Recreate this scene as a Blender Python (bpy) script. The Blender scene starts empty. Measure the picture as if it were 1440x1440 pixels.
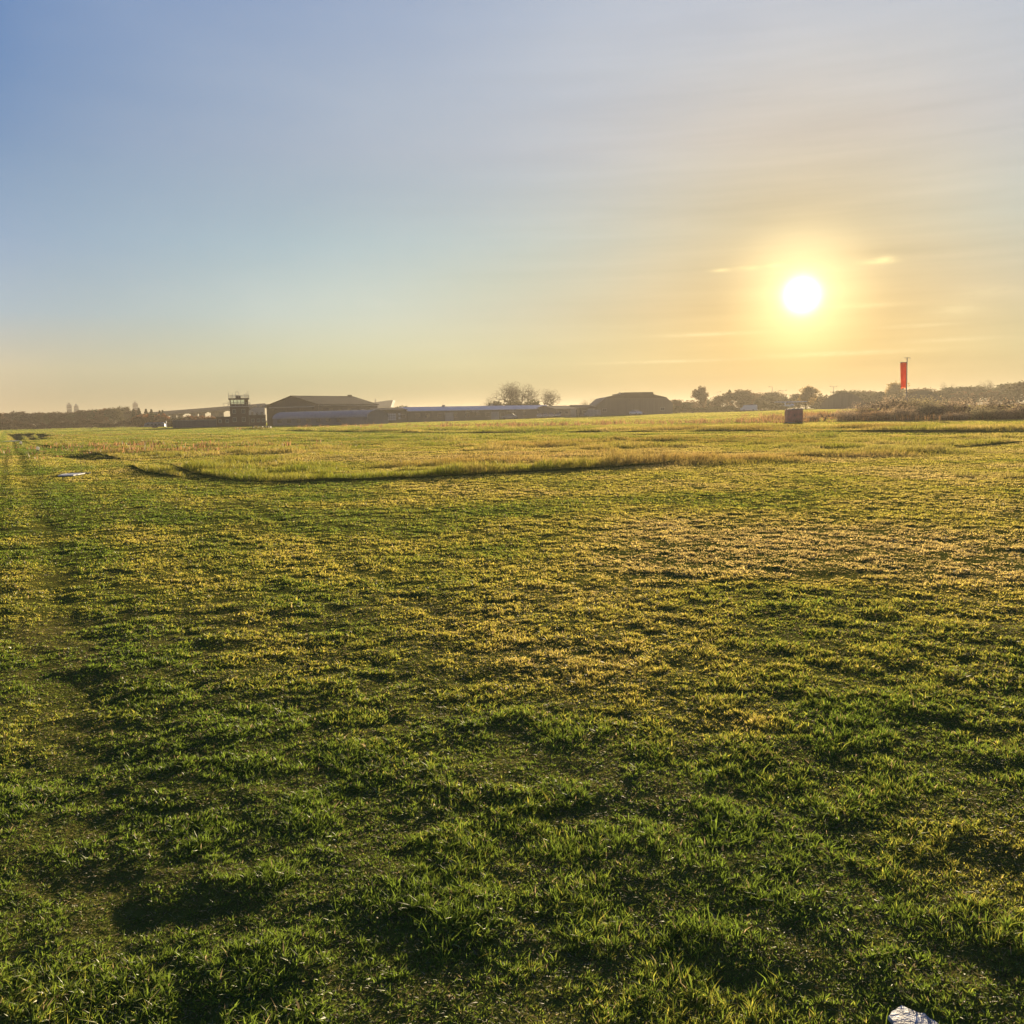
import bpy, math, random
import numpy as np
from mathutils import Vector, Matrix

R = math.radians
SC = bpy.context.scene
COL = SC.collection
random.seed(7)
rng = np.random.default_rng(11)

# ------------------------------------------------------------------ camera
F = 1330.0          # focal length in pixels of the 1440 px photograph
EYE = 1.65
PITCH, ROLL = 5.9, -1.23
cam_d = bpy.data.cameras.new('camera')
cam = bpy.data.objects.new('camera', cam_d)
COL.objects.link(cam)
MR = Matrix.Rotation(R(90 - PITCH), 3, 'X') @ Matrix.Rotation(R(ROLL), 3, 'Z')
cam.matrix_world = Matrix.Translation((0, 0, EYE)) @ MR.to_4x4()
cam_d.sensor_width = 36
cam_d.lens = 36 * F / 1440
cam_d.clip_end = 9000
cam_d.clip_start = 0.05
SC.camera = cam

def ray(px, py):
    return (MR @ Vector(((px - 720) / F, -(py - 720) / F, -1))).normalized()

def pt(px, py, d):
    """the point of a viewing ray at distance d along +Y"""
    r = ray(px, py)
    return Vector((0, 0, EYE)) + r * (d / r.y)

def gp(px, py):
    """where a viewing ray meets the flat field"""
    r = ray(px, py)
    return Vector((0, 0, EYE)) + r * (EYE / -r.z)

def X(px, d):                       # x of a column (taken near the horizon) at distance d
    return pt(px, 598 - .0215 * px, d).x

SUN = ray(1128, 415)
SUN_EL = math.asin(SUN.z)
SUN_AZ = math.atan2(SUN.x, SUN.y)

# ------------------------------------------------------------------ noise
_T = np.random.default_rng(3).random((8, 256, 256))
def vn(x, y, s=0):
    t = _T[s % 8]
    xi = np.floor(x).astype(np.int64); yi = np.floor(y).astype(np.int64)
    fx = x - xi; fy = y - yi
    fx = fx * fx * (3 - 2 * fx); fy = fy * fy * (3 - 2 * fy)
    a = t[xi & 255, yi & 255]; b = t[(xi + 1) & 255, yi & 255]
    c = t[xi & 255, (yi + 1) & 255]; d = t[(xi + 1) & 255, (yi + 1) & 255]
    return (a * (1 - fx) + b * fx) * (1 - fy) + (c * (1 - fx) + d * fx) * fy
def fbm(x, y, w, s=0, o=3):
    r = 0; a = 1; n = 0
    ca, sa = math.cos(.6), math.sin(.6)
    for i in range(o):
        r = r + a * vn(x / w + 17.3 * i, y / w + 9.1 * i, s + i); n += a
        a *= .55; w *= .47
        x, y = x * ca - y * sa, x * sa + y * ca
    return r / n
def sst(a, b, x):
    t = np.clip((x - a) / (b - a), 0, 1)
    return t * t * (3 - 2 * t)

# ------------------------------------------------------------------ terrain
def inpoly(x, y, P):
    ins = np.zeros(x.shape, bool)
    n = len(P)
    for i in range(n):
        x1, y1 = P[i]; x2, y2 = P[(i + 1) % n]
        if abs(y1 - y2) < 1e-9: continue
        c = ((y1 > y) != (y2 > y)) & (x < (x2 - x1) * (y - y1) / (y2 - y1) + x1)
        ins ^= c
    return ins
def seg(x, y, P):
    """distance to a polyline"""
    best = np.full(x.shape, 1e9)
    for (x1, y1), (x2, y2) in zip(P[:-1], P[1:]):
        dx, dy = x2 - x1, y2 - y1
        L = dx * dx + dy * dy
        t = np.clip(((x - x1) * dx + (y - y1) * dy) / L, 0, 1)
        best = np.minimum(best, np.hypot(x - x1 - t * dx, y - y1 - t * dy))
    return best
def G2(l): return [tuple(gp(a, b)[:2]) for a, b in l]
ROUGH = G2([(10, 618), (45, 624), (70, 628), (105, 633), (150, 640), (172, 646), (240, 653), (262, 662),
            (290, 669), (340, 675.5), (420, 677), (500, 675), (600, 671), (700, 666), (800, 661), (860, 657),
            (915, 653), (960, 649), (1010, 650), (1060, 646), (1110, 642), (1180, 639), (1266, 637), (1320, 633),
            (1345, 627), (1440, 619), (1440, 612), (1100, 612), (700, 613), (300, 611), (10, 609)])
EDGE = G2([(262, 660), (290, 668), (340, 675), (420, 676.5), (500, 675), (600, 671), (700, 666), (800, 661), (860, 657), (915, 653)])
ISLE = G2([(183, 655), (205, 664), (240, 669), (262, 671), (250, 664), (215, 656)])
STRIP = G2([(300, 603.0), (370, 604), (430, 606), (500, 608), (700, 608), (1000, 607.5), (1250, 607.5), (1440, 607.5),
            (1440, 602), (1250, 602), (1000, 602.5), (700, 603), (500, 603.5), (430, 603)])
TRACK = G2([(150, 1300), (112, 1000), (98, 880), (72, 780), (52, 710), (38, 660), (24, 632), (16, 615)])
LINES = [G2([(690, 905), (560, 832), (420, 748), (310, 692), (225, 650)]), G2([(-60, 1000), (-20, 800), (5, 690), (10, 630)])]
FURROWS = [G2([(17, 610), (33, 620)]), G2([(24, 609.5), (38, 619)]), G2([(39, 610), (54, 618)]), G2([(56, 610), (66, 614)])]
HOLLOW = G2([(103, 640), (128, 645), (150, 643)])
TUSS = [(330, 652, 1.2), (372, 650, 1.4), (560, 655, .9), (640, 652, .9), (720, 630, 1.6), (760, 628, 1.5), (700, 633, 1.4),
        (1000, 651, 1.5), (1080, 646, 1.6), (1200, 639, 1.6), (1240, 638, 1.6), (1300, 633, 2.2), (470, 632, 1.3), (345, 637, 1.6),
        (380, 638, 1.5), (610, 655, .8), (870, 653, .8), (900, 630, 1.3), (1420, 669, .4), (1360, 667, .4)]
TUSS = [(gp(a, b).x, gp(a, b).y, c) for a, b, c in TUSS]

def Hs(x, y):
    """large forms of the field: flat, with a gentle swell far off on the right"""
    x = np.asarray(x, float); y = np.asarray(y, float)
    d = np.hypot(x, y) + 1e-6
    col = x / np.maximum(y, 1) * F + 720
    s = sst(500, 1250, np.where(y > 1, col, 0)) * 1.15
    return s * sst(112, 265, d)
def rough_mask(x, y):
    """0..1: how much the grass is left unmown"""
    wob = (fbm(x, y, 5.0, 2) - .5) * 2.2
    d = seg(x, y, EDGE)
    m = inpoly(x, y, ROUGH).astype(float)
    m = m * sst(-.05, .5, fbm(x, y, 4.5, 5) - .22 + .8 * np.exp(-(d / 3.2) ** 2))
    m = np.maximum(m, inpoly(x, y, ISLE) * .8)
    return m
def strip_mask(x, y):
    m = inpoly(x, y, STRIP).astype(float)
    return m * (.35 + .65 * sst(.35, .6, fbm(x, y, 6, 3)))
def Hf(x, y):
    x = np.asarray(x, float); y = np.asarray(y, float)
    d = np.hypot(x, y)
    h = Hs(x, y)
    near = np.clip(1 - d / 320, 0, 1)
    h = h + near * (.012 * (fbm(x, y, .8, 1, 3) - .5) + .022 * (fbm(x, y, 3.4, 4, 2) - .5) * sst(3, 14, d) + .040 * (fbm(x, y, .25, 6, 3) - .5))
    h = h + .22 * (fbm(x, y, 22, 0, 2) - .5) * sst(6, 40, d)
    t = seg(x, y, TRACK)
    h = h - .02 * np.exp(-(t / .26) ** 2) * (d < 110) * (.5 + .5 * sst(.35, .6, fbm(x, y, 1.1, 3, 2)))
    for P in LINES: h = h - .009 * np.exp(-(seg(x, y, P) / .16) ** 2) * (d < 80)
    for P in FURROWS:
        h = h - .5 * np.exp(-(seg(x, y, P) / .8) ** 2)
    h = h - .15 * np.exp(-(seg(x, y, HOLLOW) / .8) ** 2)
    rmk = rough_mask(x, y)
    h = h + .05 * rmk + .10 * rmk * (fbm(x, y, 1.0, 5, 2) - .5) + .12 * strip_mask(x, y)
    return h
def zg(x, y): return float(Hs(np.array([x]), np.array([y]))[0])
def zf(x, y): return float(Hf(np.array([x]), np.array([y]))[0])

# ------------------------------------------------------------------ materials
MATS = {}
def mat(name, col, rough=.7, metal=0.0, var=.15, scale=2.0, spec=.5, bump=0.0, bscale=20, stretch=None, col2=None):
    if name in MATS: return MATS[name]
    m = bpy.data.materials.new(name); m.use_nodes = True
    nt = m.node_tree; b = nt.nodes['Principled BSDF']
    b.inputs['Roughness'].default_value = rough
    b.inputs['Metallic'].default_value = metal
    b.inputs['Specular IOR Level'].default_value = spec
    tc = nt.nodes.new('ShaderNodeTexCoord')
    mp = nt.nodes.new('ShaderNodeMapping')
    if stretch: mp.inputs['Scale'].default_value = stretch
    nt.links.new(tc.outputs['Object'], mp.inputs['Vector'])
    n = nt.nodes.new('ShaderNodeTexNoise'); n.inputs['Scale'].default_value = scale; n.inputs['Detail'].default_value = 5
    nt.links.new(mp.outputs[0], n.inputs['Vector'])
    cr = nt.nodes.new('ShaderNodeValToRGB')
    c2 = col2 or tuple(c * (1 + var) for c in col)
    c1 = tuple(c * (1 - var) for c in col)
    cr.color_ramp.elements[0].position = .3; cr.color_ramp.elements[1].position = .7
    cr.color_ramp.elements[0].color = (*c1, 1); cr.color_ramp.elements[1].color = (*c2, 1)
    nt.links.new(n.outputs['Fac'], cr.inputs['Fac'])
    nt.links.new(cr.outputs['Color'], b.inputs['Base Color'])
    if bump:
        n2 = nt.nodes.new('ShaderNodeTexNoise'); n2.inputs['Scale'].default_value = bscale; n2.inputs['Detail'].default_value = 6
        nt.links.new(tc.outputs['Object'], n2.inputs['Vector'])
        bp = nt.nodes.new('ShaderNodeBump'); bp.inputs['Strength'].default_value = bump; bp.inputs['Distance'].default_value = .05
        nt.links.new(n2.outputs['Fac'], bp.inputs['Height']); nt.links.new(bp.outputs[0], b.inputs['Normal'])
    MATS[name] = m
    return m

def leafmat(name, col, col2, trans=.45, attr=None, rough=.5, gloss=.0, scale=.8):
    if name in MATS: return MATS[name]
    m = bpy.data.materials.new(name); m.use_nodes = True
    nt = m.node_tree; nt.nodes.clear(); L = nt.links.new
    out = nt.nodes.new('ShaderNodeOutputMaterial')
    if attr:
        a = nt.nodes.new('ShaderNodeAttribute'); a.attribute_name = attr; csock = a.outputs['Color']
    else:
        tc = nt.nodes.new('ShaderNodeTexCoord')
        n = nt.nodes.new('ShaderNodeTexNoise'); n.inputs['Scale'].default_value = scale; n.inputs['Detail'].default_value = 4
        L(tc.outputs['Object'], n.inputs['Vector'])
        cr = nt.nodes.new('ShaderNodeValToRGB')
        cr.color_ramp.elements[0].position = .35; cr.color_ramp.elements[1].position = .65
        cr.color_ramp.elements[0].color = (*col, 1); cr.color_ramp.elements[1].color = (*col2, 1)
        L(n.outputs['Fac'], cr.inputs['Fac']); csock = cr.outputs['Color']
    df = nt.nodes.new('ShaderNodeBsdfDiffuse'); tr = nt.nodes.new('ShaderNodeBsdfTranslucent')
    L(csock, df.inputs['Color']); L(csock, tr.inputs['Color'])
    mx = nt.nodes.new('ShaderNodeMixShader'); mx.inputs[0].default_value = trans
    L(df.outputs[0], mx.inputs[1]); L(tr.outputs[0], mx.inputs[2])
    last = mx
    if gloss:
        gl = nt.nodes.new('ShaderNodeBsdfGlossy'); gl.inputs['Roughness'].default_value = rough
        gl.inputs['Color'].default_value = (.9, .9, .9, 1)
        fr = nt.nodes.new('ShaderNodeFresnel'); fr.inputs['IOR'].default_value = 1.33
        mu = nt.nodes.new('ShaderNodeMath'); mu.operation = 'MULTIPLY'; mu.inputs[1].default_value = gloss
        L(fr.outputs[0], mu.inputs[0])
        m2 = nt.nodes.new('ShaderNodeMixShader'); L(mu.outputs[0], m2.inputs[0]); L(mx.outputs[0], m2.inputs[1]); L(gl.outputs[0], m2.inputs[2])
        last = m2
    L(last.outputs[0], out.inputs['Surface'])
    MATS[name] = m
    return m

# ------------------------------------------------------------------ mesh builder
class MB:
    def __init__(s): s.v = []; s.f = []
    def add(s, vs, fs):
        o = len(s.v); s.v += [tuple(v) for v in vs]; s.f += [tuple(i + o for i in f) for f in fs]; return s
    def box(s, x0, x1, y0, y1, z0, z1, bev=0.0):
        if bev:
            b = bev
            prof = [(x0 + b, y0), (x1 - b, y0), (x1, y0 + b), (x1, y1 - b), (x1 - b, y1), (x0 + b, y1), (x0, y1 - b), (x0, y0 + b)]
            ins = [(x0 + b, y0 + b), (x1 - b, y0 + b), (x1 - b, y0 + b), (x1 - b, y1 - b), (x1 - b, y1 - b), (x0 + b, y1 - b), (x0 + b, y1 - b), (x0 + b, y0 + b)]
            vs = [(*p, z0) for p in prof] + [(*p, z1 - b) for p in prof] + [(*p, z1) for p in ins]
            fs = [tuple(reversed(range(8)))]
            for k in range(8):
                j = (k + 1) % 8
                fs += [(k, j, 8 + j, 8 + k), (8 + k, 8 + j, 16 + j, 16 + k)]
            fs.append(tuple(range(16, 24)))
            return s.add(vs, fs)
        vs = [(x0, y0, z0), (x1, y0, z0), (x1, y1, z0), (x0, y1, z0), (x0, y0, z1), (x1, y0, z1), (x1, y1, z1), (x0, y1, z1)]
        return s.add(vs, [(0, 3, 2, 1), (4, 5, 6, 7), (0, 1, 5, 4), (1, 2, 6, 5), (2, 3, 7, 6), (3, 0, 4, 7)])
    def prism(s, prof, a0, a1, axis='y'):
        """profile of (u, z) pairs pushed along an axis"""
        n = len(prof)
        if axis == 'y': vs = [(u, a0, z) for u, z in prof] + [(u, a1, z) for u, z in prof]
        else: vs = [(a0, u, z) for u, z in prof] + [(a1, u, z) for u, z in prof]
        fs = [(k, (k + 1) % n, n + (k + 1) % n, n + k) for k in range(n)]
        fs += [tuple(reversed(range(n))), tuple(range(n, 2 * n))]
        return s.add(vs, fs)
    def tube(s, p, q, r0, r1=None, n=6, caps=True):
        p = Vector(p); q = Vector(q); r1 = r0 if r1 is None else r1
        d = (q - p)
        if d.length < 1e-6: return s
        d.normalize()
        u = d.orthogonal().normalized(); w = d.cross(u)
        vs = []
        for c, r in ((p, r0), (q, r1)):
            for k in range(n):
                a = 2 * math.pi * k / n
                vs.append(c + u * (math.cos(a) * r) + w * (math.sin(a) * r))
        fs = [(k, (k + 1) % n, n + (k + 1) % n, n + k) for k in range(n)]
        if caps: fs += [tuple(reversed(range(n))), tuple(range(n, 2 * n))]
        return s.add(vs, fs)
    def lathe(s, prof, n=16, c=(0, 0, 0), axis='z', sx=1, sy=1):
        vs = []
        for r, h in prof:
            for k in range(n):
                a = 2 * math.pi * k / n
                u, w = math.cos(a) * r * sx, math.sin(a) * r * sy
                p = {'z': (u, w, h), 'x': (h, u, w), 'y': (u, h, w)}[axis]
                vs.append((p[0] + c[0], p[1] + c[1], p[2] + c[2]))
        m = len(prof); fs = []
        for i in range(m - 1):
            for k in range(n):
                fs.append((i * n + k, i * n + (k + 1) % n, (i + 1) * n + (k + 1) % n, (i + 1) * n + k))
        fs += [tuple(reversed(range(n))), tuple(range((m - 1) * n, m * n))]
        return s.add(vs, fs)
    def build(s, name, m, parent=None, smooth=False, loc=None, rz=0):
        me = bpy.data.meshes.new(name); me.from_pydata(s.v, [], s.f); me.update()
        me.materials.append(m)
        if smooth:
            for p in me.polygons: p.use_smooth = True
        o = bpy.data.objects.new(name, me); COL.objects.link(o)
        if parent: o.parent = parent
        if loc: o.location = loc
        if rz: o.rotation_euler.z = rz
        return o

def tag(o, label=None, cat=None, group=None, kind=None):
    if label: o['label'] = label
    if cat: o['category'] = cat
    if group: o['group'] = group
    if kind: o['kind'] = kind
    return o
def thing(name, label, cat, loc, rz=0, group=None):
    o = bpy.data.objects.new(name, None); COL.objects.link(o)
    o.location = loc; o.rotation_euler.z = rz; o.empty_display_size = .3
    return tag(o, label, cat, group)
def children(o): return [c for c in bpy.data.objects if c.parent == o]
def dup(o, parent=None):
    c = o.copy(); COL.objects.link(c)
    if parent: c.parent = parent
    for ch in children(o): dup(ch, c)
    return c

# ------------------------------------------------------------------ ground sheet
def build_ground():
    rings = [0.0, .5]
    while rings[-1] < 2300: rings.append(rings[-1] + min(max(.03, rings[-1] * .0115), 60))
    ang = list(np.arange(-40, 40.01, .28)) + list(np.arange(44, 319.9, 4.0))
    ang = np.radians(ang)
    r = np.array(rings[1:])
    RR, AA = np.meshgrid(r, ang, indexing='ij')
    x = RR * np.sin(AA); y = RR * np.cos(AA)
    z = Hf(x, y)
    n, m = RR.shape
    v = np.stack([x, y, z], -1).reshape(-1, 3)
    v = np.vstack([v, [[0, 0, zf(0, 0)]]])
    i, j = np.meshgrid(np.arange(n - 1), np.arange(m), indexing='ij')
    j2 = (j + 1) % m
    q = np.stack([i * m + j, i * m + j2, (i + 1) * m + j2, (i + 1) * m + j], -1).reshape(-1, 4)[:, ::-1]
    me = bpy.data.meshes.new('ground')
    c = len(v) - 1
    jj = np.arange(m)
    t = np.stack([np.full(m, c), (jj + 1) % m, jj], -1)
    me.vertices.add(len(v)); me.vertices.foreach_set('co', v.ravel())
    nl = q.size + t.size
    me.loops.add(nl); me.loops.foreach_set('vertex_index', np.concatenate([q.ravel(), t.ravel()]).astype(np.int32))
    me.polygons.add(len(q) + len(t))
    me.polygons.foreach_set('loop_start', np.concatenate([np.arange(len(q)) * 4, q.size + np.arange(len(t)) * 3]).astype(np.int32))
    me.update(calc_edges=True); me.validate()
    me.polygons.foreach_set('use_smooth', np.ones(len(me.polygons), bool))
    o = bpy.data.objects.new('ground', me); COL.objects.link(o)
    m_ = bpy.data.materials.new('turf'); m_.use_nodes = True
    nt = m_.node_tree; L = nt.links.new; b = nt.nodes['Principled BSDF']
    b.inputs['Roughness'].default_value = .9; b.inputs['Specular IOR Level'].default_value = 0
    g = nt.nodes.new('ShaderNodeNewGeometry')
    def noise(sc, det=5):
        n_ = nt.nodes.new('ShaderNodeTexNoise'); n_.inputs['Scale'].default_value = sc; n_.inputs['Detail'].default_value = det
        L(g.outputs['Position'], n_.inputs['Vector']); return n_
    def ramp(s_, stops):
        cr = nt.nodes.new('ShaderNodeValToRGB'); e = cr.color_ramp.elements
        while len(e) < len(stops): e.new(.5)
        for k, (p_, c_) in enumerate(stops): e[k].position = p_; e[k].color = (*c_, 1)
        L(s_, cr.inputs['Fac']); return cr.outputs['Color']
    c1 = ramp(noise(9).outputs['Fac'], [(.3, (.05, .045, .016)), (.5, (.075, .085, .018)), (.7, (.12, .13, .028))])
    c2 = ramp(noise(.35).outputs['Fac'], [(.35, (.07, .10, .02)), (.55, (.16, .16, .03)), (.7, (.22, .18, .05))])
    mx = nt.nodes.new('ShaderNodeMix'); mx.data_type = 'RGBA'; mx.inputs[0].default_value = .5
    L(c1, mx.inputs[6]); L(c2, mx.inputs[7])
    L(mx.outputs[2], b.inputs['Base Color'])
    bp = nt.nodes.new('ShaderNodeBump'); bp.inputs['Strength'].default_value = .8; bp.inputs['Distance'].default_value = .03
    L(noise(40, 6).outputs['Fac'], bp.inputs['Height']); L(bp.outputs[0], b.inputs['Normal'])
    me.materials.append(m_)
    tag(o, 'wide flat airfield of mown green turf', None, None, 'structure')
build_ground()

# ------------------------------------------------------------------ grass
P_DRY = [(gp(1100, 715), 9.0, .06), (gp(1330, 700), 6, .05), (gp(1090, 765), .8, .6), (gp(1050, 1015), .16, .45),
         (gp(940, 790), .8, .4), (gp(560, 640), 9, .3), (gp(300, 636), 9, .2), (gp(900, 640), 12, .25), (gp(1250, 760), 2.5, .3)]
SLAB_NEAR = gp(1284, 1446)
SLAB_L = gp(101, 668)
def grass_colour(x, y, n):
    d = np.hypot(x, y)
    dry_backlit = 1.3 * (fbm(x, y, 2.0, 3, 4) - .5) + .5 * (fbm(x, y, 9, 5, 2) - .5) + .02
    for c, s, a in P_DRY: dry_backlit = dry_backlit + a * np.exp(-((x - c.x) ** 2 + (y - c.y) ** 2) / (2 * s * s))
    dry_backlit = dry_backlit + .12 * sst(4, 12, d) + rng.normal(0, .16, n) + .30 * sst(-.35, .5, x / np.maximum(y, 1))  # yellower with distance and towards the sun: backlight painted into blade colour
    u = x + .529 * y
    dry_backlit = dry_backlit + .13 * np.sin(u * 2 * math.pi / 1.7 + 1.0 + .6 * np.sin(y * .2)) * sst(7, 2, u)
    t = np.clip(dry_backlit, 0, 1)[:, None]
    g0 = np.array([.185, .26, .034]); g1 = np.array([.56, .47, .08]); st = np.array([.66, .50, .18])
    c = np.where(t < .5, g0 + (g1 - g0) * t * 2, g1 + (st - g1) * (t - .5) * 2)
    k = rng.random(n)
    c = np.where((k > .965)[:, None], np.array([.40, .30, .16]), c)
    c = c * rng.uniform(.55, 1.35, n)[:, None]
    return c
def blades_mesh(name, x, y, h, w, col, lean, m, segs=2, ang=None):
    n = len(x)
    z = Hf(x, y) - .004
    a = rng.uniform(0, 2 * math.pi, n) if ang is None else ang; b = rng.uniform(0, 2 * math.pi, n)
    lx, ly = np.cos(a) * lean * h, np.sin(a) * lean * h
    wx, wy = np.cos(b) * w / 2, np.sin(b) * w / 2
    base = np.stack([x, y, z], -1)
    side = np.stack([wx, wy, np.zeros(n)], -1)
    tip = base + np.stack([lx, ly, h], -1)
    if segs == 2:
        mid = base + np.stack([lx * .3, ly * .3, h * .58], -1)
        V = np.stack([base - side * .7, base + side * .7, mid - side, mid + side, tip], 1).reshape(-1, 3)
        T = np.array([[0, 1, 3], [0, 3, 2], [2, 3, 4]]); k = 5
    else:
        V = np.stack([base - side, base + side, tip], 1).reshape(-1, 3)
        T = np.array([[0, 1, 2]]); k = 3
    Fc = (np.arange(n)[:, None, None] * k + T[None]).reshape(-1)
    me = bpy.data.meshes.new(name)
    me.vertices.add(len(V)); me.vertices.foreach_set('co', V.ravel().astype(np.float32))
    me.loops.add(len(Fc)); me.loops.foreach_set('vertex_index', Fc.astype(np.int32))
    nf = len(Fc) // 3
    me.polygons.add(nf); me.polygons.foreach_set('loop_start', (np.arange(nf) * 3).astype(np.int32))
    me.update(calc_edges=True)
    at = me.attributes.new('tint', 'FLOAT_COLOR', 'POINT')
    C = np.repeat(np.hstack([col, np.ones((n, 1))]), k, axis=0)
    at.data.foreach_set('color', C.ravel().astype(np.float32))
    me.materials.append(m)
    o = bpy.data.objects.new(name, me); COL.objects.link(o)
    return o
def sector(d0, d1, dens, half=34):
    """random spots with density dens(d) per square metre, seen sector only"""
    ds = np.geomspace(d0, d1, 400)
    arc = 2 * math.radians(half)
    pdf = dens(ds) * ds * arc
    cdf = np.concatenate([[0], np.cumsum((pdf[1:] + pdf[:-1]) / 2 * np.diff(ds))])
    n = int(cdf[-1])
    d = np.interp(rng.random(n) * cdf[-1], cdf, ds)
    a = rng.uniform(-math.radians(half), math.radians(half), n)
    return d * np.sin(a), d * np.cos(a), d
GM = leafmat('grass_blade', None, None, .55, attr='tint', rough=.55, gloss=.07)
def slab_keep(x, y):
    k = ~((np.abs(x - SLAB_L.x) < .42) & (np.abs(y - SLAB_L.y) < 1.3))
    k &= np.hypot((x - SLAB_NEAR.x), (y - SLAB_NEAR.y)) > .06 + .05 * rng.random(len(x))
    return k
def shortgrass():
    K = 16500.0
    dens = lambda d: K * np.minimum(1, (3.4 / d)) ** 1.55 * np.where(d > 80, (80 / d) ** .2, 1)
    for nm, d0, d1, sg in (('grass', 1.0, 26, 2), ('far_grass', 26, 460, 1)):
        x, y, d = sector(d0, d1, dens)
        ang = None
        if sg == 2:                                     # most blades grow in small tufts that fan outwards
            k = 10; nt_ = int(len(x) * .7) // k
            idx = rng.permutation(len(x)); T, S_ = idx[:nt_], idx[int(len(x) * .7):]
            a_ = rng.uniform(0, 2 * math.pi, nt_ * k); rr = np.abs(rng.normal(0, 1, nt_ * k)) * .009 * np.repeat(np.maximum(1, d[T] / 5), k)
            tb = rng.uniform(.6, 1.35, nt_)
            x, y = np.concatenate([np.repeat(x[T], k) + rr * np.cos(a_), x[S_]]), np.concatenate([np.repeat(y[T], k) + rr * np.sin(a_), y[S_]])
            d = np.hypot(x, y); ang = np.concatenate([a_, rng.uniform(0, 2 * math.pi, len(S_))])
            tsz = np.concatenate([np.repeat(tb, k), rng.uniform(.5, 1.0, len(S_))])
        else: tsz = np.ones(len(x))
        cl = fbm(x, y, .22, 2, 3)                       # clumps
        cl2 = fbm(x, y, 1.6, 7, 2)
        keep = rng.random(len(x)) < .34 + .2 * sst(5, 12, d) + .66 * sst(.25, .5, .6 * cl + .4 * cl2 + .04)
        keep &= slab_keep(x, y)
        x, y, d, cl, cl2, tsz = x[keep], y[keep], d[keep], cl[keep], cl2[keep], tsz[keep]
        ang = None if ang is None else ang[keep]
        n = len(x)
        h = (.009 + .021 * sst(.35, .72, cl) + .006 * cl2) * rng.uniform(.6, 1.2, n) * tsz
        tall = (rng.random(n) < .008) & (d < 12)
        h = np.where(tall, h * 1.9, h)
        h = h * (1 - .35 * np.exp(-(seg(x, y, TRACK) / .25) ** 2))
        for P in LINES: h = h * (1 - .25 * np.exp(-(seg(x, y, P) / .13) ** 2))
        h = h * (1 + 1.0 * sst(30, 220, d))
        w = .0029 * np.maximum(1, d / 3.2) ** .87 * rng.uniform(.6, 1.4, n)
        leaf = (rng.random(n) < .4 * sst(.35, .6, fbm(x, y, .5, 0, 2)) + .12) & (d < 26)
        h = np.where(leaf, h * .65, h); w = np.where(leaf, w * 2.3, w)
        lean = np.abs(rng.normal(.6, .45, n)); lean = np.where(leaf, lean + .7, lean)
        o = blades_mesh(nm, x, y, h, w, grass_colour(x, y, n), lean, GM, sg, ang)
        tag(o, 'short mown grass covering the near field, dewy and backlit' if sg == 2 else 'mown grass of the middle and far airfield', 'grass', None, 'stuff')
        print(nm, n)
shortgrass()

def thatch():
    x, y, d = sector(1.0, 9, lambda d: 17000 * np.minimum(1, 3.2 / d) ** 1.5)
    k = slab_keep(x, y); x, y, d = x[k], y[k], d[k]; n = len(x)
    h = rng.uniform(.003, .012, n)
    w = .0026 * np.maximum(1, d / 3.2) ** .9 * rng.uniform(.5, 1.8, n)
    pal = np.array([(.16, .19, .03), (.30, .24, .09), (.11, .08, .045), (.40, .32, .16), (.22, .25, .04)])
    c = pal[rng.integers(0, 5, n)] * rng.uniform(.5, 1.2, n)[:, None]
    o = blades_mesh('thatch', x, y, h, w, c, rng.uniform(.8, 3, n), GM, 2)
    tag(o, 'clover leaves, dead stems and thatch between the grass tufts', 'thatch', None, 'stuff')
thatch()

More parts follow.
